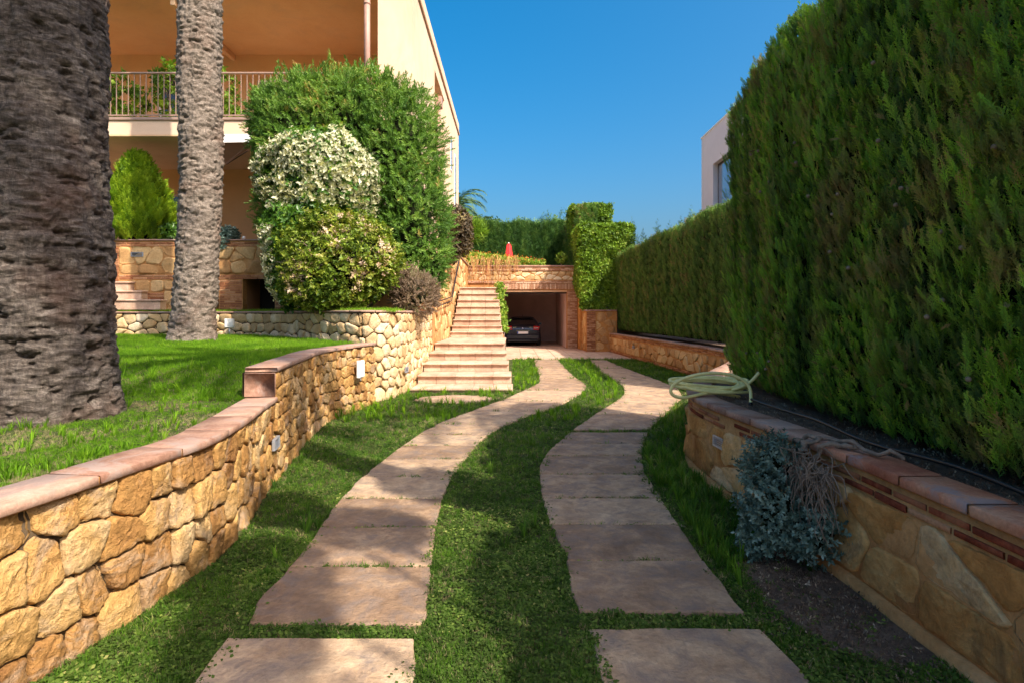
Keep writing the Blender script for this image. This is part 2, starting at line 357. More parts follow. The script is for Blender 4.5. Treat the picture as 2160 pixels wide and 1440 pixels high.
def proto_broad(seed, n=7, ll=.55, w=.15, droop=.5, av=.15):
    r = np.random.default_rng(seed); V = []; F = []; A = []
    for k in range(n):
        t = k / n; a = k * 2.4 + r.uniform(-.5, .5); el = R(r.uniform(50, 110) - 40 * (1 - droop))
        d = np.array([math.sin(el) * math.cos(a), math.sin(el) * math.sin(a), math.cos(el)])
        s = np.cross(d, [0, 0, 1.]); s /= np.linalg.norm(s) + 1e-6; u = np.cross(s, d)
        l = ll * r.uniform(.7, 1.2); ww = w * r.uniform(.8, 1.2); p = np.array([0, 0, t * .7]); i = len(V)
        V += [p, p + d * l * .45 + s * ww + u * ww * .35, p + d * l - u * .12 * l, p + d * l * .45 - s * ww + u * ww * .35]
        F += [(i, i + 1, i + 2), (i, i + 2, i + 3)]; c = r.uniform(-av, av); A += [c] * 4
    return np.array(V), np.array(F), np.array(A)
def proto_grass(seed, n=9, spread=.5, lean=.5, w=.06):
    r = np.random.default_rng(seed); V = []; F = []; A = []
    for k in range(n):
        b = np.array([r.uniform(-spread, spread), r.uniform(-spread, spread), -.05]); h = r.uniform(.5, 1.0)
        a = r.uniform(0, 6.28); le = r.uniform(.1, lean) * 1.4
        tip = b + np.array([math.cos(a) * le, math.sin(a) * le, h]); a2 = r.uniform(0, 6.28); s = np.array([math.cos(a2), math.sin(a2), 0]) * w
        i = len(V); V += [b - s, b + s, tip]; F.append((i, i + 1, i + 2)); c = r.uniform(-.22, .22); A += [c - .1, c - .1, c + .08]
    return np.array(V), np.array(F), np.array(A)
def proto_tuft(seed, n=14):
    r = np.random.default_rng(seed); V = []; F = []; A = []
    for k in range(n):
        a = r.uniform(0, 6.28); b = np.array([math.cos(a), math.sin(a), 0]) * r.uniform(0, .12); h = r.uniform(.5, 1.0); le = r.uniform(.1, .6)
        d = np.array([math.cos(a), math.sin(a), 0]); s = np.array([-d[1], d[0], 0]) * .022
        m = b + d * le * .35 + np.array([0, 0, h * .65]); t = b + d * le + np.array([0, 0, h * r.uniform(.75, 1)])
        i = len(V); V += [b - s, b + s, m - s * .8, m + s * .8, t]; F += [(i, i + 1, i + 3), (i, i + 3, i + 2), (i + 2, i + 3, i + 4)]
        c = r.uniform(-.2, .2); A += [c] * 5
    return np.array(V), np.array(F), np.array(A)
def proto_clover(seed, n=6):
    r = np.random.default_rng(seed); V = []; F = []; A = []
    for k in range(n):
        c = np.array([r.uniform(-.8, .8), r.uniform(-.8, .8), r.uniform(.1, .8)]); a = r.uniform(0, 6.28); s = r.uniform(.25, .42)
        x = np.array([math.cos(a), math.sin(a), r.uniform(-.4, .4)]) * s; y = np.array([-math.sin(a), math.cos(a), r.uniform(-.4, .4)]) * s * .8
        i = len(V); V += [c - x, c - y, c + x, c + y]; F += [(i, i + 1, i + 2), (i, i + 2, i + 3)]; q = r.uniform(-.25, .25); A += [q] * 4
    return np.array(V), np.array(F), np.array(A)
PC = [proto_cypress(k, 9, .034, 16, 36, .34) for k in range(6)]
PCf = [proto_cypress(k + 50, 6, .034) for k in range(5)]
PCn = [proto_cypress(k + 20, 15, .018, 14, 30, .22) for k in range(5)]
PN = [proto_needle(k) for k in range(5)]
PB = [proto_broad(k) for k in range(6)]
PBs = [proto_broad(k + 30, 9, .35, .12, .3) for k in range(6)]
PG = [proto_grass(k) for k in range(8)]
PT = [proto_tuft(k) for k in range(6)]
PK = [proto_clover(k) for k in range(8)]

def scatter_arrays(protos, P, D, S, var, rng, roll_ref=None):
    P = np.asarray(P, float); N = len(P); D = _unit(np.asarray(D, float))
    S = np.broadcast_to(np.asarray(S, float), (N,)); var = np.broadcast_to(np.asarray(var, float), (N,))
    ref = rng.normal(size=(N, 3)) if roll_ref is None else roll_ref + rng.normal(size=(N, 3)) * .45
    X = _unit(np.cross(ref, D)); Y = np.cross(D, X)
    which = rng.integers(0, len(protos), N); Vs = []; Fs = []; As = []; o = 0
    for k, (pv, pf, pa) in enumerate(protos):
        m = which == k; n = int(m.sum())
        if not n: continue
        s = S[m][:, None, None]
        V = P[m][:, None, :] + s * (pv[None, :, 0, None] * X[m][:, None, :] + pv[None, :, 1, None] * Y[m][:, None, :] + pv[None, :, 2, None] * D[m][:, None, :])
        Vs.append(V.reshape(-1, 3)); Fs.append((pf[None] + (np.arange(n) * len(pv))[:, None, None] + o).reshape(-1, 3))
        As.append((var[m][:, None] + pa[None]).ravel()); o += n * len(pv)
    return np.concatenate(Vs), np.concatenate(Fs), np.clip(np.concatenate(As), 0, 1)
TRI = [0]
def scatter(name, protos, P, D, S, var, mat, parent=None, seed=1, roll_ref=None, kind=None):
    V, F, A = scatter_arrays(protos, P, D, S, var, np.random.default_rng(seed), roll_ref)
    TRI[0] += len(F)
    o = obj(name, V, F, mat, parent, attr=A)
    if kind: o['kind'] = kind
    return o
def blob_points(ells, n, rng, shell=(.8, 1.03), noise_amp=.14, freq=1.6):
    """n points on the outside of a union of ellipsoids (cx,cy,cz,rx,ry,rz), with outward normals."""
    ells = np.array(ells, float); area = (ells[:, 3] * ells[:, 4] + ells[:, 3] * ells[:, 5] + ells[:, 4] * ells[:, 5])
    which = rng.choice(len(ells), n, p=area / area.sum()); d = _unit(rng.normal(size=(n, 3)))
    e = ells[which]; rr = rng.uniform(shell[0], shell[1], n) ** .7
    nz = (fbm((e[:, :3] + d * e[:, 3:]) * freq, 5, 3) - .5) * 2 * noise_amp * 2
    P = e[:, :3] + d * e[:, 3:] * (rr + nz)[:, None]; Nn = _unit(d / e[:, 3:])
    keep = np.ones(n, bool)
    for k in range(len(ells)):
        q = np.linalg.norm((P - ells[k, :3]) / ells[k, 3:], axis=1)
        keep &= (which == k) | (q > .82)
    return P[keep], Nn[keep]
def ico(c, r, sub=3, amp=.12, freq=1.5):
    bm = bmesh.new(); bmesh.ops.create_icosphere(bm, subdivisions=sub, radius=1)
    V = np.array([v.co[:] for v in bm.verts]); F = np.array([[v.index for v in f.verts] for f in bm.faces]); bm.free()
    P = V * np.array(r) + np.array(c); k = 1 + (fbm(P * freq, 3, 3) - .5) * 2 * amp
    return np.array(c) + V * np.array(r) * k[:, None], F
def bush(name, ells, n, protos, size, mat, label, cat, base, up=.5, rnd=.5, seed=1, core=.72, var=(0, 1), group=None, noise_amp=.14, stem_h=None, down=0, shell=(.8, 1.03)):
    rng = np.random.default_rng(seed); t = thing(name, base, label, cat, group)
    P, Nn = blob_points(ells, n, rng, noise_amp=noise_amp, shell=shell)
    D = Nn + np.array([0, 0, up]) + rng.normal(size=P.shape) * rnd
    va = var[0] + (var[1] - var[0]) * np.clip(.25 + .5 * rng.random(len(P)) + (fbm(P * 2.5, 9, 2) - .5), 0, 1)
    f = scatter('foliage', protos, P, D, size * rng.uniform(.7, 1.25, len(P)), va, mat, t, seed)
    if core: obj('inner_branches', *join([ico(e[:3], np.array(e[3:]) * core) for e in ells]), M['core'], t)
    b = Vector(base); tubes = []
    for e in ells:
        c = Vector(e[:3]); m_ = (b + c) / 2 + Vector((rng.uniform(-.1, .1), rng.uniform(-.1, .1), 0))
        tubes.append(tube_arrays([b + Vector((rng.uniform(-.05, .05), 0, -.05)), m_, c], [.035, .028, .015], 6))
    obj('stem', *join(tubes), M['bark_twig'], t, smooth=True)
    return t, P, Nn
def hedge_face(name, path, z0, z1, dens, protos, size, mat, label, cat, thick=.8, seed=2, ridge=.12, rfreq=2.2, updir=1.0, roll=True, top_dens=.5, topfun=None, group=None, ends=True):
    """Clipped hedge along a ground path [(x,y)...]; outside face on the left-hand side of the path."""
    rng = np.random.default_rng(seed); path = np.array(path, float)
    seg = np.linalg.norm(np.diff(path, axis=0), axis=1); L = seg.sum(); cs = np.concatenate([[0], np.cumsum(seg)])
    tf = topfun or (lambda s: np.full_like(s, z1))
    def at(s):
        x = np.interp(s, cs, path[:, 0]); y = np.interp(s, cs, path[:, 1]); e = 1e-3
        tx = np.interp(np.clip(s + .15, 0, L), cs, path[:, 0]) - np.interp(np.clip(s - .15, 0, L), cs, path[:, 0])
        ty = np.interp(np.clip(s + .15, 0, L), cs, path[:, 1]) - np.interp(np.clip(s - .15, 0, L), cs, path[:, 1])
        l = np.hypot(tx, ty); return x, y, -ty / l, tx / l
    def disp(s, z): return (fbm(np.stack([s * rfreq, z * rfreq * .22, s * 0], 1), seed, 4) - .5) * 2 * ridge + (fbm(np.stack([s * 7, z * 5, s * 0], 1), seed + 9, 2) - .5) * ridge * .5
    n = int(dens * L * (z1 - z0)); s = rng.uniform(0, L, n); z = z0 + (tf(s) - z0) * rng.random(n)
    x, y, nx, ny = at(s); d = disp(s, z) - rng.random(n) ** 2 * .10
    edge = np.clip((tf(s) - z) / .15, 0, 1); d -= (1 - edge) ** 2 * .06
    low = np.clip((z - z0) / .2, 0, 1); d -= (1 - low) ** 2 * .06
    P = np.stack([x + nx * d, y + ny * d, z], 1); Nn = np.stack([nx, ny, nx * 0], 1)
    D = Nn * .42 + np.array([0, 0, updir]) + rng.normal(size=P.shape) * .28
    RR = Nn
    n2 = int(dens * top_dens * L * thick); s2 = rng.uniform(0, L, n2); w = rng.random(n2) * thick
    x2, y2, nx2, ny2 = at(s2); P2 = np.stack([x2 - nx2 * w, y2 - ny2 * w, tf(s2) + rng.normal(size=n2) * .03 - .03], 1)
    D2 = np.array([0, 0, 1.]) + rng.normal(size=P2.shape) * .35
    n2b = n2
    P = np.concatenate([P, P2]); D = np.concatenate([D, D2]); RR = np.concatenate([RR, rng.normal(size=P2.shape)])
    if ends:
        for se in (0, L):
            xe, ye, ne, me_ = at(np.array([float(se)])); tx, ty = me_[0], -ne[0]; sg = 1 if se else -1
            k = int(dens * thick * (z1 - z0)); w = rng.random(k) * thick; zz = z0 + rng.random(k) * (z1 - z0)
            dd = disp(w + se * 3 + 5, zz) - rng.random(k) ** 2 * .08
            Pe = np.stack([xe[0] - ne[0] * w + tx * sg * dd, ye[0] - me_[0] * w + ty * sg * dd, zz], 1)
            P = np.concatenate([P, Pe]); D = np.concatenate([D, np.array([tx * sg * .45, ty * sg * .45, updir]) + rng.normal(size=Pe.shape) * .33])
            RR = np.concatenate([RR, np.tile([tx * sg, ty * sg, 0], (k, 1))])
    va = np.clip(.45 + (fbm(P * np.array([4.5, 4.5, .9]), seed + 3, 3) - .5) * 1.6 + rng.normal(size=len(P)) * .2, 0, 1)
    b = (path[len(path) // 2][0], path[len(path) // 2][1], z0)
    t = thing(name, b, label, cat, group)
    scatter('foliage', protos, P, D, size * rng.uniform(.65, 1.3, len(P)), va, mat, t, seed, roll_ref=RR if roll else None)
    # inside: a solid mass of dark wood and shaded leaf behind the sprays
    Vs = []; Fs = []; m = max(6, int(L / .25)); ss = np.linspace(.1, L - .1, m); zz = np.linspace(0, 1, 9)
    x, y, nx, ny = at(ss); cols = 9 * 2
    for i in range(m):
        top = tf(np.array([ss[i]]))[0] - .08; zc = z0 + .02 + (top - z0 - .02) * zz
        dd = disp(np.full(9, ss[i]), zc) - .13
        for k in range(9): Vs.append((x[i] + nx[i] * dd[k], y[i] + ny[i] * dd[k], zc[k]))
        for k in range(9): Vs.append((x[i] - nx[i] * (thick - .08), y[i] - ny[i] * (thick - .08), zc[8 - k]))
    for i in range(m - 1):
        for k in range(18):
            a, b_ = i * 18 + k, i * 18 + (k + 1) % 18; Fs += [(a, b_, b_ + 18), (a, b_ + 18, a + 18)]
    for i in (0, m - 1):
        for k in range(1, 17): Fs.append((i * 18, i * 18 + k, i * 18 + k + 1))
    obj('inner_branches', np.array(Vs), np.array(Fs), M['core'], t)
    return t, at, disp, L, tf

def frond_arrays(base, az, el, length, rng, droop=1.0, leaf=.42, n=38, wleaf=.02):
    """A feather palm frond: arching midrib with two rows of leaflets."""
    pts = []; p = np.array(base, float); e = el; step = length / 14
    for k in range(15):
        pts.append(p.copy()); d = np.array([math.cos(az) * math.cos(e), math.sin(az) * math.cos(e), math.sin(e)]); p = p + d * step; e -= droop * R(4.2 + k * .55)
    pts = np.array(pts); V, F = tube_arrays(pts, np.linspace(.022, .005, 15), 4); A = np.full(len(V), .8); parts = [(V, F)]
    LV = []; LF = []
    for k in range(n):
        t = .12 + .88 * k / n; i = min(int(t * 14), 13); f = t * 14 - i; q = pts[i] * (1 - f) + pts[i + 1] * f; T = _unit(pts[i + 1] - pts[i])
        side = _unit(np.cross(T, [0, 0, 1.])); up = np.cross(side, T)
        for sg in (-1, 1):
            l = leaf * (math.sin(math.pi * min(1, t * .85 + .12)) ** .6) * rng.uniform(.85, 1.1)
            d = _unit(side * sg * .8 + T * .75 + up * rng.uniform(.0, .35) - np.array([0, 0, .25]))
            w = T * wleaf; j = len(LV); LV += [q - w, q + w, q + d * l * .6 - np.array([0, 0, .02]) + w * .6, q + d * l - np.array([0, 0, .10 * l + .02])]
            LF += [(j, j + 1, j + 2), (j, j + 2, j + 3)]
    parts.append((np.array(LV), np.array(LF))); V, F = join(parts)
    return V, F
# ------------------------------------------------------------------ curves and stone laying
class Curve:
    def __init__(s, pts):
        P = np.array(pts, float); out = []
        Q = np.vstack([2 * P[0] - P[1], P, 2 * P[-1] - P[-2]])
        for i in range(1, len(Q) - 2):
            for t in np.linspace(0, 1, 12, endpoint=False):
                a, b, c, d = Q[i - 1:i + 3]
                out.append(.5 * ((2 * b) + (-a + c) * t + (2 * a - 5 * b + 4 * c - d) * t * t + (-a + 3 * b - 3 * c + d) * t ** 3))
        out.append(P[-1]); s.P = np.array(out); sg = np.linalg.norm(np.diff(s.P, axis=0), axis=1); s.c = np.concatenate([[0], np.cumsum(sg)]); s.L = s.c[-1]
    def at(s, u):
        u = np.asarray(u, float); return np.stack([np.interp(u, s.c, s.P[:, 0]), np.interp(u, s.c, s.P[:, 1])], -1)
    def tan(s, u):
        u = np.asarray(u, float); d = s.at(np.minimum(u + .06, s.L)) - s.at(np.maximum(u - .06, 0)); return d / np.linalg.norm(d, axis=-1, keepdims=True)
    def nrm(s, u, side):
        t = s.tan(u); return np.stack([t[..., 1], -t[..., 0]], -1) * side      # side=+1: right of the direction
    def s_of_y(s, y): return float(np.interp(y, s.P[:, 1], s.c))
def voronoi_cells(s0, s1, z0f, z1f, cw, ch, rng, gap, jit=.32, stag=.5):
    """Irregular polygon cells filling the strip s0..s1 between z0f(s) and z1f(s)."""
    seeds = []; zmax = max(z1f(s) for s in np.linspace(s0, s1, 40)); zmin = min(z0f(s) for s in np.linspace(s0, s1, 40))
    rows = max(1, round((zmax - zmin) / ch)); chh = (zmax - zmin) / rows
    for r_ in range(rows):
        n = max(1, round((s1 - s0) / cw)); w = (s1 - s0) / n
        for k in range(-1, n + 1):
            s = s0 + (k + .5 + (stag if r_ % 2 else 0) + rng.uniform(-jit, jit)) * w; z = zmin + (r_ + .5 + rng.uniform(-jit, jit)) * chh
            seeds.append((s, z))
    seeds = np.array(seeds); asp = cw / chh; out = []
    for i, (sx, sz) in enumerate(seeds):
        if sx < s0 - cw or sx > s1 + cw: continue
        sq = min(max(sx, s0), s1); lo, hi = z0f(sq) + gap / 2, z1f(sq) - gap / 2
        if hi - lo < .05: continue
        
        poly = [(max(s0, sx - 1.2 * cw) + gap / 2, lo), (min(s1, sx + 1.2 * cw) - gap / 2, lo), (min(s1, sx + 1.2 * cw) - gap / 2, hi), (max(s0, sx - 1.2 * cw) + gap / 2, hi)]
        if poly[1][0] <= poly[0][0]: continue
        d = np.hypot((seeds[:, 0] - sx) / asp, seeds[:, 1] - sz); idx = np.argsort(d)[1:22]
        for j in idx:
            qx, qz = seeds[j]; nx, nz = (qx - sx) / asp ** 2, qz - sz; mx, mz = (qx + sx) / 2, (qz + sz) / 2
            l = math.hypot(nx, nz); nx /= l; nz /= l; off = nx * mx + nz * mz - gap / 2; new = []
            for k in range(len(poly)):
                a, b = poly[k], poly[(k + 1) % len(poly)]; da = nx * a[0] + nz * a[1] - off; db = nx * b[0] + nz * b[1] - off
                if da <= 0: new.append(a)
                if da * db < 0: t = da / (da - db); new.append((a[0] + (b[0] - a[0]) * t, a[1] + (b[1] - a[1]) * t))
            poly = new
            if len(poly) < 3: break
        if len(poly) < 3: continue
        p = np.array(poly); w = p.max(0) - p.min(0)
        if w[0] < .04 or w[1] < .035: continue
        out.append(p)
    return out
def smooth_outline(p, n, corner=.22, wob=.0, rng=None):
    q = []
    for k in range(len(p)):
        a, b, c = p[k - 1], p[k], p[(k + 1) % len(p)]; q.append(b + (a - b) * corner); q.append(b * .9 + (a + c) * .05); q.append(b + (c - b) * corner)
    q = np.array(q); l = np.linalg.norm(np.roll(q, -1, 0) - q, axis=1); cs = np.concatenate([[0], np.cumsum(l)]); u = np.linspace(0, cs[-1], n, endpoint=False)
    qq = np.vstack([q, q[:1]]); o = np.stack([np.interp(u, cs, qq[:, 0]), np.interp(u, cs, qq[:, 1])], 1)
    if wob and rng is not None: o += rng.normal(size=o.shape) * wob
    return o
def stone_arrays(outline, rings, depth, rough, rng, back=.05, bulge=.35):
    """One quarried stone in local (s, z, d): outline, then rings stepping up to a rough face."""
    n = len(outline); c = outline.mean(0); V = []; tilt = rng.normal(size=2) * .09; sd = rng.uniform(0, 99)
    V += [(p[0], p[1], -back) for p in outline]
    prof = [(1.0, 0.35), (.965, .85)] + [(.93 * (1 - k / rings) if rings > 1 else .72, 1.0) for k in range(rings)]
    for sc, dd in prof:
        for p in outline:
            q = c + (p - c) * sc; f = 1 - sc
            h = depth * (dd + bulge * min(f * 2, 1)) + (tilt[0] * (q[0] - c[0]) + tilt[1] * (q[1] - c[1])) * (dd > .5)
            if dd > .5:
                h += rough * (.75 * mn.noise(Vector((q[0] * 9 + sd, q[1] * 9, sd))) + .6 * mn.noise(Vector((q[0] * 30, q[1] * 30 + sd, 0)))+ .5 * mn.noise(Vector((q[0] * 70, q[1] * 70 + sd, 0))))
            V.append((q[0], q[1], h))
    h = depth * (1 + bulge) + rough * mn.noise(Vector((c[0] * 13 + sd, c[1] * 13, sd))); V.append((c[0], c[1], h))
    F = []; R_ = len(prof) + 1
    for r_ in range(R_ - 1):
        for k in range(n):
            a, b = r_ * n + k, r_ * n + (k + 1) % n; F += [(a, b, b + n), (a, b + n, a + n)]
    for k in range(n): F.append(((R_ - 1) * n + k, (R_ - 1) * n + (k + 1) % n, R_ * n))
    return np.array(V), np.array(F)
def to_wall(V, cv, side, off=0.0):
    P = cv.at(V[:, 0]); N = cv.nrm(V[:, 0], side); d = (V[:, 2] + off)[:, None]
    return np.concatenate([P + N * d, V[:, 1:2]], 1)
def lay_stones(parent, cv, side, s0, s1, z0f, z1f, cw, ch, mat, seed, gap=.014, depth=.035, rough=.012, n=16, rings=1, name='stone', limit=300, near_y=None, jit=.32, bulge=.35, off=0.0, corner=.22, stag=.5):
    rng = np.random.default_rng(seed); cells = voronoi_cells(s0, s1, z0f, z1f, cw, ch, rng, gap, jit, stag)
    cells.sort(key=lambda p: cv.at(p[:, 0].mean())[1]); extra = []
    for i, p in enumerate(cells):
        y = cv.at(p[:, 0].mean())[1]; hi = near_y is not None and y < near_y
        o = smooth_outline(p, 30 if hi else n, corner, .004 if hi else .003, rng); dd = depth * rng.uniform(.6, 1.3)
        V, F = stone_arrays(o, 5 if hi else rings, dd, rough, rng, bulge=bulge); V = to_wall(V, cv, side, off)
        if side < 0: F = F[:, ::-1]
        if i < limit: obj(name, V, F, mat, parent, smooth=True)
        else: extra.append((V, F))
    if extra: obj(name, *join(extra), mat, parent, smooth=True)['kind'] = 'stuff'
    return len(cells)
def wall_core(parent, cv, side, s0, s1, z0f, z1f, d0, d1, mat, name='mortar', step=.08):
    ss = np.arange(s0, s1 + step * .5, step); ss[-1] = s1; V = []; F = []
    for s in ss:
        p = cv.at(s); n = cv.nrm(s, side)
        for d, z in ((d0, z0f(s)), (d0, z1f(s)), (d1, z1f(s)), (d1, z0f(s))): q = p + n * d; V.append((q[0], q[1], z))
    for i in range(len(ss) - 1):
        for k in range(4): a, b = i * 4 + k, i * 4 + (k + 1) % 4; F += [(a, b, b + 4), (a, b + 4, a + 4)]
    e = (len(ss) - 1) * 4; F += [(0, 1, 2), (0, 2, 3), (e, e + 2, e + 1), (e, e + 3, e + 2)]
    return obj(name, V, np.array(F), mat, parent)
def curved_block(name, parent, cv, side, s0, s1, d0, d1, z0, z1, mat, bev=.006, rng=None, step=.1, dz=0.0):
    """A block bent to the wall: s0..s1 along, d0..d1 across (d positive towards the drive)."""
    n = max(2, int((s1 - s0) / step) + 1); ss = np.linspace(s0, s1, n); lo, hi = min(d0, d1), max(d0, d1); b = bev
    prof = [(lo, z0 + b), (lo, z1 - b), (lo + b, z1), (hi - b, z1), (hi, z1 - b), (hi, z0 + b), (hi - b, z0), (lo + b, z0)]
    if rng is not None: prof = [(d + rng.normal() * .0015, z + rng.normal() * .001) for d, z in prof]
    V = []; F = []; m = len(prof)
    ss = np.concatenate([[ss[0]], [ss[0] + b], ss[1:-1], [ss[-1] - b], [ss[-1]]])
    for i, s in enumerate(ss):
        p = cv.at(s); nn = cv.nrm(s, side); endk = (i == 0 or i == len(ss) - 1)
        for d, z in prof:
            if endk: d = min(max(d, lo + b * .7), hi - b * .7); z = min(max(z, z0 + b * .7), z1 - b * .7)
            w = 0
            if rng is not None: w = .0035 * mn.noise(Vector((s * 9, d * 9, z * 9)))
            q = p + nn * (d + w); V.append((q[0], q[1], z + w * .6 + dz * (i / len(ss) - .5)))
    for i in range(len(ss) - 1):
        for k in range(m): a, c = i * m + k, i * m + (k + 1) % m; F += [(a, c, c + m), (a, c + m, a + m)]
    e = (len(ss) - 1) * m
    for k in range(1, m - 1): F += [(0, k, k + 1), (e, e + k + 1, e + k)]
    F = np.array(F)
    return obj(name, V, F if side > 0 else F[:, ::-1], mat, parent)
def const(v): return lambda s: v

# ------------------------------------------------------------------ the ground
yy = np.array([-60, -20, -6, 0, 2, 4, 8, 12, 16, 20, 26, 40, 90, 300.])
ground = box('ground', -300, 300, -300, 600, -.30, -.02, M['turf']); tag(ground, kind='structure')
# fine ground of the drive, with gentle humps
gx = np.linspace(-3.2, 4.8, 100); gy = np.linspace(-3, 19.4, 240); GX, GY = np.meshgrid(gx, gy)
gz = (fbm(np.stack([GX.ravel() * 2.2, GY.ravel() * 2.2, GX.ravel() * 0], 1), 3, 3) - .5) * .035
V = np.stack([GX.ravel(), GY.ravel(), gz - .002], 1); nx_ = len(gx)
F = [(j * nx_ + i, j * nx_ + i + 1, (j + 1) * nx_ + i + 1, (j + 1) * nx_ + i) for j in range(len(gy) - 1) for i in range(nx_ - 1)]
tag(obj('lawn_ground', V, np.array(F), M['turf'], smooth=True), kind='structure')

# driveway: two tracks of sandstone slabs
Lpx = [(385, 1460), (405, 1440), (480, 1340), (520, 1316), (547, 1260), (600, 1207), (633, 1167), (670, 1120), (703, 1067), (757, 1010), (800, 975), (840, 945), (893, 908), (940, 885), (1000, 864), (1068, 839), (1120, 815), (1138, 806), (1138, 790), (1131, 777), (1127, 759)]
Rpx = [(884, 1460), (880, 1440), (873, 1340), (897, 1303), (910, 1193), (920, 1110), (933, 1050), (953, 1003), (987, 960), (1015, 925), (1060, 897), (1110, 877), (1172, 857), (1224, 831), (1238, 815), (1230, 804), (1214, 796), (1190, 773), (1178, 759)]
L2px = [(1273, 1460), (1269, 1440), (1243, 1322), (1222, 1280), (1205, 1240), (1194, 1164), (1161, 1104), (1144, 1048), (1138, 992), (1143, 970), (1161, 945), (1204, 908), (1247, 878), (1291, 850), (1315, 832), (1317, 815), (1299, 802), (1270, 785), (1250, 765), (1246, 759)]
R2px = [(1722, 1460), (1715, 1440), (1671, 1386), (1600, 1322), (1562, 1282), (1520, 1225), (1477, 1172), (1428, 1100), (1390, 1041), (1357, 992), (1353, 945), (1368, 906), (1398, 876), (1425, 850), (1440, 836), (1430, 818), (1400, 805), (1350, 787), (1300, 768), (1280, 759)]
def edge(px):
    g = [gp(x, y, .02)[:2] for x, y in px]; X = np.array([a for a, b in g]); Y = np.array([b for a, b in g])
    k = (X[1] - X[2]) / (Y[1] - Y[2]); X = np.concatenate([[X[0] - .05, X[0] - .02], X]); Y = np.concatenate([[-3, Y[0] - .4], Y])
    return lambda y: np.interp(y, Y, X)
EL, ER, EL2, ER2 = map(edge, (Lpx, Rpx, L2px, R2px))
def Yg(y): return 1.48 * 1200 / (y - 665)
jl = [Yg(1340), -3, None]
slabsL = [(-2.4, -1.1), (-1.05, .45), (.5, 1.72), (1.78, Yg(1340)), (Yg(1316), Yg(1192)), (Yg(1192), Yg(1109)), (Yg(1109), Yg(1049)), (Yg(1049), Yg(1004)), (Yg(1004), Yg(966)), (Yg(966), Yg(938)), (Yg(938), Yg(915)), (Yg(915), Yg(893)), (Yg(893), Yg(866)), (Yg(866), Yg(845)), (Yg(845), Yg(822)), (Yg(822), Yg(797)), (Yg(797), Yg(776)), (Yg(776), Yg(758.5))]
slabsR = [(-2.4, -1.1), (-1.05, .45), (.5, 1.72), (1.78, Yg(1320)), (Yg(1290), Yg(1180)), (Yg(1180), Yg(1103)), (Yg(1103), Yg(1048)), (Yg(1048), Yg(998)), (Yg(998), Yg(960)), (Yg(960), Yg(934)), (Yg(934), Yg(910)), (Yg(905), Yg(872)), (Yg(872), Yg(850)), (Yg(850), Yg(832)), (Yg(832), Yg(798)), (Yg(798), Yg(776)), (Yg(776), Yg(758.5))]
drive = thing('driveway', (0, 4, 0), kind='structure')
def slab(name, poly, parent, mat, top=.02, h=.06, bev=.008, seed=0, wob=.004):
    poly = np.array(poly); c = poly.mean(0); l = np.linalg.norm(np.roll(poly, -1, 0) - poly, axis=1); P = []
    for k in range(len(poly)):
        m = max(1, int(l[k] / .07))
        for j in range(m): P.append(poly[k] + (poly[(k + 1) % len(poly)] - poly[k]) * j / m)
    P = np.array(P); n = len(P); P = P + np.stack([fbm(np.stack([P[:, 0] * 14, P[:, 1] * 14, P[:, 0] * 0 + seed + q * 7.3], 1), 4, 2) - .5 for q in (0, 1)], 1) * wob * 2
    T = np.roll(P, -1, 0) - np.roll(P, 1, 0); N = np.stack([-T[:, 1], T[:, 0]], 1); N /= np.linalg.norm(N, axis=1)[:, None] + 1e-9
    V = [(p[0], p[1], top - h) for p in P] + [(p[0], p[1], top - bev) for p in P] + [(p[0] + q[0] * bev, p[1] + q[1] * bev, top + .0015 * math.sin(p[0] * 9 + p[1] * 7)) for p, q in zip(P, N)]
    F = []
    for r_ in (0, 1):
        for k in range(n): a, b = r_ * n + k, r_ * n + (k + 1) % n; F.append((a, b, b + n, a + n))
    F.append(tuple(range(2 * n, 3 * n)))
    return pyobj(name, V, F, mat, parent)
for (a_, b_, sl_) in ((EL, ER, slabsL), (EL2, ER2, slabsR)):
    for i, (y0, y1) in enumerate(sl_):
        g = .008; y0 += g; y1 -= g; ys = np.linspace(y0, y1, 7)
        left = [(a_(y), y) for y in ys]; right = [(b_(y), y) for y in ys]
        slab('paving_slab', right + left[::-1], drive, M['slab'], top=.02 + random.uniform(-.003, .003), seed=i, wob=.012)
ov = [(fx(958, 10.1) + math.cos(t) * .70 * (1 + .06 * math.sin(2 * t)), 10.15 + math.sin(t) * .47) for t in np.linspace(0, 2 * math.pi, 26, endpoint=False)]
o = slab('stepping_stone', ov, None, M['slab'], top=.02, seed=50, wob=.02)
tag(o, 'rounded pale stepping stone in the grass below the bottom stair', 'stepping stone')
# garage forecourt: tiles
apron = thing('forecourt', (1.8, 22, 0), kind='structure')
AX = np.linspace(-.28, 4.6, 9); AY = np.linspace(19.45, 25.7, 9)
for i in range(8):
    for j in range(8):
        box('paving_tile', AX[i] + .01, AX[i + 1] - .01, AY[j] + .01, AY[j + 1] - .01, -.04, .016 + random.uniform(-.002, .002), M['tile'], apron, .006)
box('grout_bed', AX[0], AX[-1], AY[0], AY[-1], -.1, .006, M['grout'], apron)

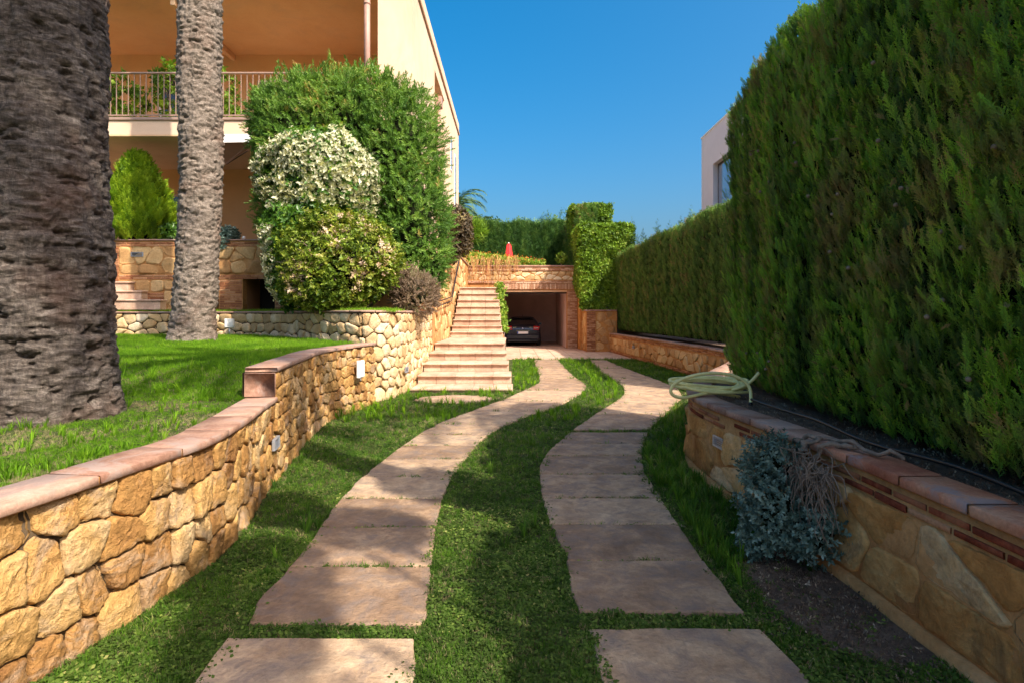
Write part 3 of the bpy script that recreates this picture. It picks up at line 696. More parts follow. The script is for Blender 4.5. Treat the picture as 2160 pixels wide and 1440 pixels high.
# ------------------------------------------------------------------ curved rubble wall beside the drive
CA = Curve([(-2.1, -1.2), (-2.06, .6), (-2.0, 1.9), (-1.92, 2.5), (-1.85, 3.0), (-1.81, 3.4), (-1.90, 4.04), (-2.10, 4.95), (-2.34, 6.27), (-2.54, 7.44), (-2.56, 8.3), (-2.46, 9.0), (-2.33, 9.7)])
S_STEP = CA.s_of_y(5.14)
wa = thing('rubble_retaining_wall', (-2.3, 5, 0), 'curved ochre rubble stone retaining wall with terracotta coping along the left of the drive', 'wall')
ztop = lambda s: .715 if s < S_STEP else .985
wall_core(wa, CA, 1, 0, S_STEP, const(-.1), const(.72), -.28, -.03, M['mortar_dark'])
wall_core(wa, CA, 1, S_STEP, CA.L, const(-.1), const(.99), -.28, -.03, M['mortar_dark'])
nst = lay_stones(wa, CA, 1, 0, S_STEP, const(-.02), const(.722), .195, .168, M['stone'], 11, jit=.26, stag=.22, gap=.011, depth=.034, rough=.014, near_y=4.6, n=22, rings=4, off=-.03, limit=130, bulge=.10, corner=.05)
nst2 = lay_stones(wa, CA, 1, S_STEP, CA.L, const(-.02), const(.99), .18, .15, M['stone'], 12, jit=.3, stag=.3, gap=.011, depth=.034, rough=.017, n=18, rings=3, off=-.03, limit=180, bulge=.10, corner=.06)
rc = np.random.default_rng(5); s = 0.0
while s < S_STEP - .02:
    e = min(s + rc.uniform(.48, .58), S_STEP)
    if S_STEP - e < .2: e = S_STEP
    curved_block('coping_slab', wa, CA, 1, s + .004, e - .004, -.255, .02, .725, .77 + rc.uniform(-.002, .002), M['coping'], .006, rc); s = e
wall_core(wa, CA, 1, 0, S_STEP, const(.722), const(.762), -.25, .012, M['mortar'], 'coping_bed')
s = S_STEP
while s < CA.L - .02:
    e = min(s + rc.uniform(.55, .68), CA.L)
    if CA.L - e < .25: e = CA.L
    curved_block('coping_slab', wa, CA, 1, s + .004, e - .004, -.265, .02, .99, 1.035 + rc.uniform(-.002, .002), M['coping'], .006, rc); s = e
wall_core(wa, CA, 1, S_STEP + .03, CA.L, const(.988), const(1.027), -.25, .012, M['mortar'], 'coping_bed')
curved_block('end_block', wa, CA, 1, S_STEP - .03, S_STEP - .002, -.262, .005, .772, .988, M['coping'], .008, rc)

# upper rubble wall: behind the lawn, then down to the drive and along the stairs
CB = Curve([(-14, 13.5), (-11.5, 13.4), (-9.55, 13.25), (-8.2, 13.15), (-6.3, 12.95), (-5.0, 12.15), (-4.1, 11.25), (-3.3, 10.45), (-2.8, 10.02), (-2.45, 9.92), (-2.2, 10.25), (-2.07, 10.9), (-2.01, 12), (-2.0, 13.0), (-1.99, 14.15)])
S_B = float(np.interp(-2.62, CB.P[:, 0][:150], CB.c[:150])); S_B0 = float(np.interp(-11.2, CB.P[:, 0][:60], CB.c[:60]))
wb = thing('rubble_retaining_wall', (-6, 12.5, .98), 'low pale rubble stone wall at the back of the lawn, taller where it turns beside the stairs', 'wall')
wall_core(wb, CB, 1, 0, S_B, const(.9), const(1.54), -.28, -.03, M['mortar_dark']); wall_core(wb, CB, 1, S_B, CB.L, const(-.1), const(1.54), -.28, -.03, M['mortar_dark'])
n1 = lay_stones(wb, CB, 1, S_B0, S_B, const(.97), const(1.54), .30, .20, M['stone_pale'], 21, gap=.016, depth=.03, rough=.014, n=14, rings=2, off=-.03, limit=110, jit=.38, corner=.08, bulge=.15)
n2_ = lay_stones(wb, CB, 1, S_B, CB.L, const(-.02), const(1.54), .235, .185, M['stone_pale'], 22, gap=.014, depth=.032, rough=.016, n=14, rings=2, off=-.03, limit=190, jit=.36, corner=.10, bulge=.15)
s = S_B0
while s < CB.L - .02:
    e = min(s + rc.uniform(.5, .6), CB.L)
    if CB.L - e < .2: e = CB.L
    curved_block('coping_slab', wb, CB, 1, s + .004, e - .004, -.28, .02, 1.545, 1.585, M['coping'], .006, rc); s = e
print('stones', nst, nst2, n1, n2_)

# lawn above the wall
ly = np.concatenate([np.linspace(-1.2, 9.7, 110), np.linspace(9.75, 13.2, 30)])
def inner_a(y): 
    s = np.interp(y, CA.P[:, 1], CA.c); p = CA.at(s); n = CA.nrm(s, 1); return p[..., 0] - .23
BX = CB.P[(CB.P[:, 0] < -2.7)]; BX = BX[np.argsort(BX[:, 1])]
def right_lim(y): return np.where(y < 9.7, inner_a(y), np.interp(y, BX[:, 1], BX[:, 0]) - .02)
def lawn_h(x, y):
    t = np.clip((y - 4.6) / 2.2, 0, 1); t = t * t * (3 - 2 * t); t2 = np.clip((y - 7) / 6, 0, 1)
    h = .725 + .28 * t + .04 * t2
    return h + (fbm(np.stack([x * 1.3, y * 1.3, x * 0], -1).reshape(-1, 3), 8, 2).reshape(np.shape(x)) - .5) * .03
V = []; nxx = 60
for y in ly:
    xr = float(right_lim(np.array(y))); xs = xr - (np.linspace(0, 1, nxx) ** 1.5) * (xr + 15)
    V.append(np.stack([xs, np.full(nxx, y), lawn_h(xs, np.full(nxx, y))], 1))
V = np.concatenate(V); F = [(j * nxx + i, (j + 1) * nxx + i, (j + 1) * nxx + i + 1, j * nxx + i + 1) for j in range(len(ly) - 1) for i in range(nxx - 1)]
tag(obj('lawn', V, np.array(F), M['turf'], smooth=True), kind='structure')
# terrace bed behind the upper wall
xs = CB.P[CB.P[:, 0] > -13.9]; top = [(p[0] - .1 if p[0] > -2.6 else p[0], p[1] + (.1 if p[0] < -2.6 else 0), 1.57) for p in xs]
V = top + [(-1.99, 14.25, 1.57), (-14, 14.25, 1.57)]
tag(pyobj('terrace_lawn', V + [(a, b, 1.2) for a, b, c in V], [tuple(range(len(V)))], M['turf']), kind='structure')

# ------------------------------------------------------------------ right-hand planter wall
CC = Curve([(1.95, -2), (1.92, .5), (1.91, 1.6), (1.91, 2.34), (1.90, 2.74), (1.90, 3.1), (1.88, 3.42), (1.83, 4.2), (1.77, 4.9), (1.77, 5.5), (1.86, 6.0), (2.06, 6.5), (2.4, 7.2), (2.9, 8.2), (3.5, 9.3), (4.05, 10.5), (4.35, 11.6)])
wc = thing('planter_wall', (1.9, 4, 0), 'low planter wall of flat brown stone, thin red bricks and red coping under the near hedge', 'wall')
wall_core(wc, CC, -1, 0, CC.L, const(-.1), const(.665), -.21, -.006, M['mortar'])
sR = lambda y: CC.s_of_y(y)
wall_core(wc, CC, -1, 0, CC.L, const(-.12), const(.055), -.2, .035, M['mortar'], 'footing')
lay_stones(wc, CC, -1, 0.4, CC.L, const(.06), const(.545), .42, .26, M['stone_right'], 31, gap=.016, depth=.011, rough=.011, n=28, rings=3, off=-.006, limit=200, jit=.42, bulge=.3, name='facing_stone', corner=.10)
for zc, off0, ph in ((.615, 0, 0), (.565, .004, .13)):
    s = .3 + ph
    while s < CC.L - .3:
        e = s + .235 + rc.uniform(-.02, .02); y = CC.at(s)[1]
        if rc.random() > .06: curved_block('brick', wc, CC, -1, s, e, -.05, .002 + rc.uniform(-.003, .003), zc - .015, zc + .015, M['brick_red'] if rc.random() < .6 else M['brick'], .003, rc, .15)
        s = e + .018
s = 0
while s < CC.L - .02:
    e = min(s + rc.uniform(.36, .44), CC.L)
    if CC.L - e < .2: e = CC.L
    curved_block('coping_slab', wc, CC, -1, s + .006, e - .006, -.205, .018, .668, .72 + rc.uniform(-.003, .003), M['coping_red'] if CC.at(s)[1] < 3.4 else M['coping'], .007, rc); s = e
wall_core(wc, CC, -1, 0, CC.L, const(.664), const(.71), -.2, .008, M['mortar'], 'coping_bed')
# soil in the planter
def inner_c(y): return float(CC.at(CC.s_of_y(y))[0]) + .19
V = []; yq = np.linspace(-2, 11.6, 120)
for y in yq:
    x0 = inner_c(y); xq = x0 + np.linspace(0, 1, 14) * 2.6; z = .685 + (fbm(np.stack([xq * 4, xq * 0 + y * 4, xq * 0], 1), 2, 3) - .5) * .05
    V.append(np.stack([xq, xq * 0 + y, z], 1))
F = [(j * 14 + i, j * 14 + i + 1, (j + 1) * 14 + i + 1, (j + 1) * 14 + i) for j in range(119) for i in range(13)]
tag(obj('planter_soil', np.concatenate(V), np.array(F), M['dirt'], smooth=True), kind='structure')
# second wall, further on
CD = Curve([(4.42, 11.7), (4.45, 13), (4.40, 14.4), (4.30, 17), (4.2, 19), (4.08, 21.5), (3.97, 24.2)])
wd = thing('planter_wall', (4.3, 18, 0), 'long low orange stone planter wall under the far clipped hedge, leading to the garage', 'wall')
wall_core(wd, CD, -1, 0, CD.L, const(-.1), const(.72), -.24, -.006, M['mortar_orange'])
lay_stones(wd, CD, -1, 0, CD.L, const(.12), const(.60), .42, .24, M['stone_far'], 41, gap=.02, depth=.014, rough=.012, n=14, rings=1, off=-.006, limit=150, jit=.4, name='facing_stone')
for zc in (.645, .685, .05, .09):
    s = rc.uniform(0, .2)
    while s < CD.L - .3: curved_block('brick', wd, CD, -1, s, s + .27, -.05, .004, zc - .014, zc + .014, M['brick'], .003, None, .3); s += .295
s = 0
while s < CD.L - .02:
    e = min(s + .6, CD.L); curved_block('coping_slab', wd, CD, -1, s + .005, e - .005, -.25, .02, .722, .77, M['coping'], .007, rc); s = e
fs = [(float(CD.at(s_)[0]) + .12, float(CD.at(s_)[1])) for s_ in np.linspace(0, CD.L, 12)] + [(7.5, 24.2), (7.5, 11.7)]
tag(pyobj('far_planter_soil', [(a, b, .70) for a, b in fs] + [(a, b, .2) for a, b in fs], [tuple(range(14))] + [(i, (i + 1) % 14, (i + 1) % 14 + 14, i + 14) for i in range(14)], M['dirt']), kind='structure')
# ------------------------------------------------------------------ villa
hs_ = thing('villa', (-7, 17, 1.5), 'peach rendered villa with balcony, deep loggias and flat roof, left of the drive', 'house')
P1, P2, PI = M['plaster'], M['plaster_pale'], M['plaster_in']
XL, XR, YF, YB = -16.0, -2.5, 14.3, 26.6
box('corner_pier', fx(797, 14.3), XR, YF, YF + .55, 1.4, 9.9, P2, hs_)
box('side_wall', XR - .55, XR, YF + .55, 18.4, 1.4, 9.9, P2, hs_)
box('side_wall', XR - .3, XR, 18.4, 21.0, 1.4, 6.4, P2, hs_)
box('side_wall', XR - .3, XR, 18.4, 21.0, 9.42, 9.9, P2, hs_)
box('side_wall', XR - .3, XR, 21.0, YB, 1.4, 9.9, P2, hs_)
box('side_loggia_back', XR - 1.6, XR - 1.5, 18.4, 21.0, 6.4, 9.42, PI, hs_)
box('side_loggia_floor', XR - 1.5, XR - .3, 18.4, 21.0, 6.3, 6.4, PI, hs_)
box('rear_wall', XL, XR - .302, YB - .3, YB - .002, 1.4, 9.9, P2, hs_)
box('cornice', XL, XR + .05, YF - .05, YB + .05, 9.9, 10.0, M['cornice'], hs_, .01)
box('roof_parapet', XL, XR + .02, YF - .02, YB + .02, 10.0, 10.4, P2, hs_, .01)
box('balcony_ceiling', XL, XR - .552, YF, 17.5, 9.5, 9.898, PI, hs_)
box('back_wall', XL, XR - .552, 17.5, 17.7, 1.4, 9.898, PI, hs_)
box('ceiling_beam', fx(381, 14.6) - .12, fx(381, 14.6), YF + .05, 17.498, 9.32, 9.5, P1, hs_, .005)
box('balcony_slab', XL, fx(797, 14.3) - .002, YF - .1, 17.498, 5.97, 6.4, P2, hs_, .006)
box('balcony_edge', XL, fx(797, 14.3) - .002, YF - .14, YF - .1, 6.36, 6.43, M['rail'], hs_, .004)
box('slab_drip', XL, fx(797, 14.3) - .004, YF - .115, YF - .1, 5.96, 6.0, P1, hs_)
box('terrace_floor', XL, XR - .56, 14.2, 17.498, 3.2, 3.3, M['tile'], hs_)
# side slit windows
for (y0, y1, z0, z1) in ((23.1, 23.6, 7.4, 8.75), (24.7, 25.2, 5.6, 8.5)):
    w = box('window', XR - .02, XR + .025, y0, y1, z0, z1, M['white'], hs_, .008)
    box('pane', XR + .026, XR + .03, y0 + .06, y1 - .06, z0 + .06, z1 - .06, M['glass'], w)
def door_unit(name, xa, xb, z0, z1, y, frame, louvre=False):
    w = thing(name, ((xa + xb) / 2, y, z0)); w.parent = hs_; w.location = Vector(w.location) - wl(hs_)
    for a, b, c, d in ((xa, xa + .06, z0, z1), (xb - .06, xb, z0, z1), (xa + .06, xb - .06, z1 - .06, z1), (xa + .06, xb - .06, z0, z0 + .06)): box('frame', a, b, y - .06, y, c, d, frame, w, .006)
    if louvre:
        z = z0 + .09
        while z < z1 - .09: box('slat', xa + .06, xb - .06, y - .05, y - .035, z, z + .03, frame, w); z += .055
    box('pane', xa + .06, xb - .06, y - .028, y - .02, z0 + .06, z1 - .06, M['glass'], w)
door_unit('balcony_door', fx(338, 17.5), fx(430, 17.5), 6.42, 8.75, 17.5, M['white'])
door_unit('balcony_door', fx(545, 17.5), fx(585, 17.5), 6.42, 8.7, 17.5, M['white'])
door_unit('shutter', fx(586, 17.5), fx(640, 17.5), 6.42, 8.72, 17.5, M['white'], True)
door_unit('terrace_door', fx(352, 17.5), fx(430, 17.5), 3.3, 5.2, 17.5, M['plaster_pale'])
door_unit('louvre_door', fx(563, 17.5), fx(640, 17.5), 3.3, 5.25, 17.5, M['white'], True)
tb = tube('downpipe', [(fx(775, 14.15), 14.12, 6.5), (fx(775, 14.15), 14.12, 10.0)], .075, M['pipe_brown'], hs_, 14)
for z in (7.55, 9.2): tube('pipe_clip', [(fx(775, 14.15), 14.12, z), (fx(775, 14.15), 14.12, z + .05)], .085, M['pipe_brown'], tb, 14)
tube('downpipe', [(XR + .10, 18.55, 4.2), (XR + .10, 18.55, 8.25)], .07, M['pipe_brown'], hs_, 12)
box('rain_hopper', XR + .002, XR + .22, 18.42, 18.72, 8.25, 8.6, M['pipe_brown'], hs_, .02)
# balcony railing
rl = thing('balcony_railing', (-7, 14.32, 6.43), 'brown iron railing with slim upright bars along the balcony', 'railing')
RX0, RX1 = -14.0, fx(795, 14.3)
box('handrail', RX0, RX1, 14.25, 14.31, 7.55, 7.59, M['rail'], rl, .006); box('lower_rail', RX0, RX1, 14.265, 14.295, 6.50, 6.525, M['rail'], rl)
bm_ = boxmesh('bar', .016, .016, 1.025, M['rail']); x = RX0 + .05
while x < RX1: put('bar', bm_, rl, (x, 14.28, 7.037)); x += .149
# sun sail under the balcony
V = [dp(440, 284, 13.9), dp(532, 283, 13.9), dp(532, 300, 13.9), dp(440, 302, 13.9)]
ca = thing('sun_awning', (fx(480, 13.9), 13.9, 5.8), 'mauve fabric sun awning with white valance below the balcony', 'awning')
V2 = [(a, b + .02, c) for a, b, c in V]
pyobj('valance', V + V2, [(0, 1, 2, 3), (7, 6, 5, 4), (0, 4, 5, 1), (3, 2, 6, 7), (0, 3, 7, 4), (1, 5, 6, 2)], M['white'], ca)
V = [dp(440, 303, 13.93), dp(532, 300, 13.93), dp(520, 318, 14.2), dp(478, 347, 14.6), dp(440, 330, 14.6)]; V2 = [(a, b + .015, c + .01) for a, b, c in V]
pyobj('cloth', V + V2, [(0, 1, 2, 3, 4), (9, 8, 7, 6, 5)] + [(i, i + 5, (i + 1) % 5 + 5, (i + 1) % 5) for i in range(5)], M['awning'], ca)
tube('arm', [dp(478, 347, 14.62), dp(524, 318, 14.22)], .012, M['dark_metal'], ca)

# plinth: stone and thin brick wall of the lower terrace
YP = 13.95; pl = thing('terrace_wall', (-6, YP, 1.57), 'stone and thin brick terrace wall with square openings in front of the villa', 'wall')
fp = lambda x: fx(x, YP)
CP = Curve([(-12.5, YP), (-9.0, YP), (-6.0, YP), (-2.6, YP)])
def su(X): return X + 12.5
zt = fz(507, YP); zb = 1.5
def core(x0, x1, z0, z1): box('mortar', x0, x1, YP + .02, YP + .26, z0, z1, M['mortar'], pl)
oxs = [(fp(446), fp(461)), (fp(511), fp(579)), (fp(626), fp(690))]; ozt, ozb = fz(587, YP), zb
core(-9.93, -2.56, ozt + .003, zt - .01); xs_ = [-9.93] + [v for o_ in oxs for v in o_] + [-2.56]
for k in range(0, len(xs_), 2): core(xs_[k], xs_[k + 1], zb, ozt)
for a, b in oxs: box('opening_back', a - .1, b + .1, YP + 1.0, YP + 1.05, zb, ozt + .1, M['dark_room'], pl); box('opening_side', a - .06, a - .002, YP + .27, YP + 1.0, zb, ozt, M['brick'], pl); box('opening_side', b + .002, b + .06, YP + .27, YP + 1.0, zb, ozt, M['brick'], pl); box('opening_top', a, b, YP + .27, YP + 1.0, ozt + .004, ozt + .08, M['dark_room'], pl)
def bricks(parent, x0, x1, z0, z1, y, L=.26, h=.042, g=.014, mat='brick', dep=.09, stag=True, bseed=0):
    r_ = 0; z = z0
    while z + h <= z1 + .005:
        x = x0; first = True
        while x < x1 - .03:
            l = L * (.5 if (first and r_ % 2 and stag) else 1); first = False; l = min(l, x1 - x)
            if x1 - (x + l) < .06: l = x1 - x
            w_ = round(l, 2); k = random.randrange(3)
            me = boxmesh('brick', w_ - g, dep, h, M[mat], .004, .004, k)
            put('brick', me, parent, (x + w_ / 2, y + random.uniform(-.003, .003), z + h / 2)); x += w_
        z += h + g; r_ += 1
bricks(pl, -9.93, -9.65, zb + .05, zt - .16, YP + .05)
bricks(pl, -9.93, -2.56, zt - .145, zt - .03, YP + .05, .32)
box('coping', -9.97, -2.5, YP - .02, YP + .28, zt - .01, zt + .02, M['coping'], pl, .005)
bz = fz(589, YP); bricks(pl, -9.64, -2.56, bz, bz + .11, YP + .05, .34)
bricks(pl, fp(462), fp(510), zb + .03, bz - .02, YP + .05)
bricks(pl, fp(580), fp(625), zb + .03, bz - .02, YP + .05)
bricks(pl, fp(290), fp(345), zb + .05, bz - .32, YP + .05, .3)
lay_stones(pl, CP, 1, su(-9.64), su(-2.6), const(bz + .13), const(zt - .155), .46, .30, M['stone_far'], 51, gap=.016, depth=.012, rough=.01, n=18, rings=1, corner=.1, off=-.012, limit=60, jit=.42, name='facing_stone')
lay_stones(pl, CP, 1, su(fp(345)), su(fp(445)), const(zb), const(bz - .02), .36, .28, M['stone_far'], 52, gap=.016, depth=.012, rough=.01, n=16, rings=1, corner=.1, off=-.012, limit=20, jit=.4, name='facing_stone')
lay_stones(pl, CP, 1, su(fp(262)), su(fp(345)), const(bz - .31), const(bz - .02), .36, .28, M['stone_far'], 53, gap=.016, depth=.012, rough=.01, n=16, rings=1, corner=.1, off=-.012, limit=20, jit=.3, name='facing_stone')
tag(box('planter_bed', -11.5, -6.2, YP + .28, 16.0, 3.1, zt - .03, M['dirt']), kind='structure')
# garden steps at the left end of that wall
gs = thing('garden_steps', (fx(240, 13.6), 13.6, 1.57), 'short flight of stone garden steps against the terrace wall, beside the big palm', 'steps')
for x1, y1, d in ((340, 632, 13.35), (300, 613, 13.55), (272, 594, 13.72)):
    z = fz(y1, d); box('tread', -12, fx(x1, d), d - .02, d + .24, z - .045, z, M['tile'], gs, .012); box('riser', -12, fx(x1, d) - .03, d + .012, d + .25, z - .24, z - .047, M['tile'], gs, .004)
for k, (x1, y1) in enumerate(((232, 575), (229, 556), (226, 540))):
    d = 14.3 + k * .3; z = fz(y1, d); box('tread', -13, -9.98, d - .02, d + .3, z - .045, z, M['tile'], gs, .01); box('riser', -13, -9.99, d + .012, d + .3, z - .3, z - .047, M['grout'], gs)

# ------------------------------------------------------------------ main stairs
st = thing('stairs', (-1, 15, 0), 'wide pink sandstone stairs climbing beside the garage opening', 'stairs')
steps = [(11.1, 818.5, 1082), (11.86, 790.5, 1079), (12.66, 765.5, 1073.5), (13.5, 743, 1069), (14.5, 723, 1065), (17.9, 699.6, 1061), (18.3, 687, 1059), (18.64, 674, 1057), (18.96, 661, 1056), (19.3, 646, 1055), (19.6, 632.6, 1054), (19.9, 619, 1052), (20.2, 606.5, 1050)]
zs = [fz(y, d) for d, y, x in steps]
for k, (d, ypx, xpx) in enumerate(steps):
    z = zs[k]; xr = fx(xpx, d); xl = -1.97 if k < 5 else -1.95 + (k - 5) * .012; nd = steps[k + 1][0] if k + 1 < len(steps) else 23.5; zp = zs[k - 1] if k else -.02
    n = 5 if k < 5 else 3; w = (xr - xl) / n
    for j in range(n):
        a, b = xl + j * w, xl + (j + 1) * w
        tr = boxmesh('tread_tile', w - .006, nd - d + .05, .035, M['tile'], .006); put('tread_tile', tr, st, ((a + b) / 2, (d + nd) / 2 - .025 + .02, z - .0175))
        rs = boxmesh('riser_tile', w - .006, .03, round(z - .038 - zp, 3), M['tile'], .003); put('riser_tile', rs, st, ((a + b) / 2 - .0, d + .04, (z - .038 + zp) / 2))
    box('step_core', xl, xr - .01, d + .056, nd + .056, -.05, z - .037, M['grout'], st)
# ------------------------------------------------------------------ garage front
YG = 25.7; gg = thing('garage', (1, YG, 0), 'stone and brick garage front set into the slope with an open brown bay', 'garage')
f = lambda x: fx(x, YG); gl, gr_ = -.36, f(1196); gtop = fz(612, YG); gct = fz(561, YG)
box('front_wall', -2.6, gl, YG, YG + .35, -.05, gct - .05, M['mortar'], gg); box('front_wall', gr_, 3.35, YG, YG + .35, -.05, gct - .05, M['mortar'], gg); box('front_wall', gl, gr_, YG, YG + .35, gtop, gct - .05, M['mortar'], gg)
box('coping', -2.6, 3.35, YG - .08, YG + .4, gct - .05, gct + .02, M['coping'], gg, .01)
bricks(gg, -2.5, 3.3, gct - .22, gct - .06, YG - .02, .36, .05, .018, 'brick_pale')
bricks(gg, -2.0, 3.3, gtop + .30, gtop + .42, YG - .02, .36, .045, .018, 'brick_pale')
sb = boxmesh('brick', .05, .09, .25, M['brick_pale'], .004); x = gl
while x < 2.95: put('brick', sb, gg, (x, YG - .02, gtop + .155)); x += .068
bricks(gg, gr_ + .01, gr_ + .46, .03, gtop, YG - .02, .23, .05, .018, 'brick_pale')
CG = Curve([(-2.6, YG), (0, YG), (3.3, YG)])
lay_stones(gg, CG, 1, 0.1, 5.9, const(gtop + .44), const(gct - .24), .34, .26, M['stone_pale'], 61, gap=.022, depth=.02, rough=.012, n=16, rings=1, corner=.1, off=-.002, limit=60, jit=.4, name='facing_stone')
box('lintel_trim', gl + .002, gr_ - .002, YG + .02, YG + .3, gtop - .09, gtop - .002, M['plaster'], gg)
box('door_track', gl + .002, gr_ - .002, YG + .12, YG + .3, gtop - .16, gtop - .092, M['dark_metal'], gg)
GD = 32.1
box('bay_side', gl - .1, gl, YG + .352, GD, 0, 2.75, M['garage'], gg); box('bay_side', gr_, gr_ + .1, YG + .352, GD, 0, 2.75, M['garage'], gg); box('bay_back', gl - .1, gr_ + .1, GD, GD + .1, 0, 2.75, M['garage'], gg)
box('bay_ceiling', gl - .1, gr_ + .1, YG + .352, GD, 2.76, 2.9, M['garage'], gg); box('bay_floor', gl - .1, gr_ + .1, YG + .002, GD, -.05, .014, M['tile'], gg)
tag(box('roof_terrace', -2.5, 12, YG + .4, 45, 3.3, 3.68, M['turf']), kind='structure')
# stair side wall (villa side)
sw = thing('stair_wall', (-2.1, 18, 0), 'tall stone parapet wall between the villa and the stairs, with brick end pier', 'wall')
zz_ = [(14.15, 2.25), (15.5, 2.7), (17.2, 3.5), (18.5, 3.72), (25.69, 3.72)]
V = []; 
for y, z in zz_: V += [(-2.42, y, -.05), (-2.42, y, z), (-2.0, y, z), (-2.0, y, -.05)]
F = []
for i in range(4):
    for k in range(4): F.append((i * 4 + k, i * 4 + (k + 1) % 4, i * 4 + 4 + (k + 1) % 4, i * 4 + 4 + k))
F += [(0, 3, 2, 1), (16, 17, 18, 19)]
pyobj('mortar', V, F, M['mortar'], sw)
CS = Curve([(-2.0, 14.75), (-2.0, 18), (-2.0, 21), (-2.0, 25.6)]); zf = lambda s: float(np.interp(14.75 + s, [a for a, b in zz_], [b for a, b in zz_])) - .06
lay_stones(sw, CS, 1, 0, 9.5, const(.75), zf, .5, .36, M['stone_far'], 62, gap=.03, depth=.02, rough=.02, n=12, rings=1, off=-.004, limit=200, jit=.4, name='facing_stone')
bricks(sw, -2.42, -1.98, .02, 2.2, 14.14, .22, .045, .016)
for y0, y1, z0, z1 in ((14.15, 15.5, 2.25, 2.7), (15.5, 17.2, 2.7, 3.5)):
    pyobj('coping', [(x, y, (z0 if y == y0 else z1) + h) for x in (-2.46, -1.95) for y in (y0, y1) for h in (.003, .05)], [(0, 1, 3, 2), (4, 6, 7, 5), (0, 4, 5, 1), (2, 3, 7, 6), (1, 5, 7, 3), (0, 2, 6, 4)], M['coping'], sw)
box('coping', -2.46, -1.95, 17.2, 25.6, 3.725, 3.775, M['coping'], sw, .008)
hr = thing('handrail', (-1.9, 17, 1.6), 'thin dark iron handrail on the stair wall', 'handrail')
for dz in (0, .12): tube('rail', [(-1.9, 15.0, 1.75 + dz), (-1.9, 17.9, 1.95 + dz), (-1.88, 20.3, 3.45 + dz)], .016, M['dark_metal'], hr)
for y, z in ((15.2, 1.78), (17.6, 1.93), (19.6, 3.0)): tube('bracket', [(-2.02, y, z - .1), (-1.9, y, z)], .012, M['dark_metal'], hr, 6)
# right of the garage: stepped brick and stone wall
wr = thing('brick_stone_wall', (3.3, 23.5, 0), 'stepped brick and stone wall right of the garage, below the ivy', 'wall')
box('mortar', 3.05, 4.3, 23.3, 25.65, -.05, 1.66, M['mortar_orange'], wr); box('mortar', 2.96, 3.5, 24.7, 25.68, -.05, 2.42, M['mortar_orange'], wr)
box('coping', 3.0, 4.3, 23.26, 24.69, 1.662, 1.72, M['coping'], wr, .008); box('coping', 2.93, 3.5, 24.66, 25.6, 2.422, 2.48, M['coping'], wr, .008)
bricks(wr, 3.05, 3.42, .03, 1.62, 23.28, .2, .05, .02)
bricks(wr, 3.0, 3.3, 1.74, 2.38, 24.68, .2, .05, .02)
CW = Curve([(3.44, 23.3), (3.8, 23.3), (4.28, 23.3)]); lay_stones(wr, CW, 1, 0, .82, const(.05), const(1.62), .4, .32, M['stone_far'], 63, gap=.025, depth=.012, rough=.01, n=12, rings=1, off=-.004, limit=30, name='facing_stone')
CW2 = Curve([(3.05, 25.5), (3.05, 24.5), (3.05, 23.4)]); lay_stones(wr, CW2, 1, 0, 2.05, const(.05), const(1.62), .4, .3, M['stone_far'], 64, gap=.025, depth=.014, rough=.012, n=12, rings=1, off=-.004, limit=40, name='facing_stone')
tag(box('raised_bed', 3.5, 8, 23.6, 30, .5, 1.64, M['dirt']), kind='structure')
# neighbour's white house
nh = thing('white_house', (9, 16, 0), 'modern white rendered house showing above the right hedge', 'house')
NX = 7.33; box('wall', NX, NX + 5, 20.75, 22, -.02, 8.3, M['white_wall'], nh); box('wall', NX, NX + 5, 14, 17.6, -.02, 8.3, M['white_wall'], nh)
box('wall', NX, NX + 5, 17.6, 20.75, 7.0, 8.3, M['white_wall'], nh); box('wall', NX, NX + 5, 17.6, 20.75, -.02, 5.35, M['white_wall'], nh)
w = box('window', NX + .18, NX + .24, 17.6, 20.75, 5.35, 7.0, M['dark_metal'], nh); box('pane', NX + .17, NX + .178, 17.7, 20.65, 5.45, 6.9, plain('sky_glass', (.25, .33, .42), .08, .4, .9, .03), w)
box('sill', NX - .05, NX + .17, 17.6, 20.75, 5.31, 5.348, M['white'], nh); box('roof_cap', NX - .03, NX + 5, 14, 22.03, 8.302, 8.36, M['white'], nh, .008)

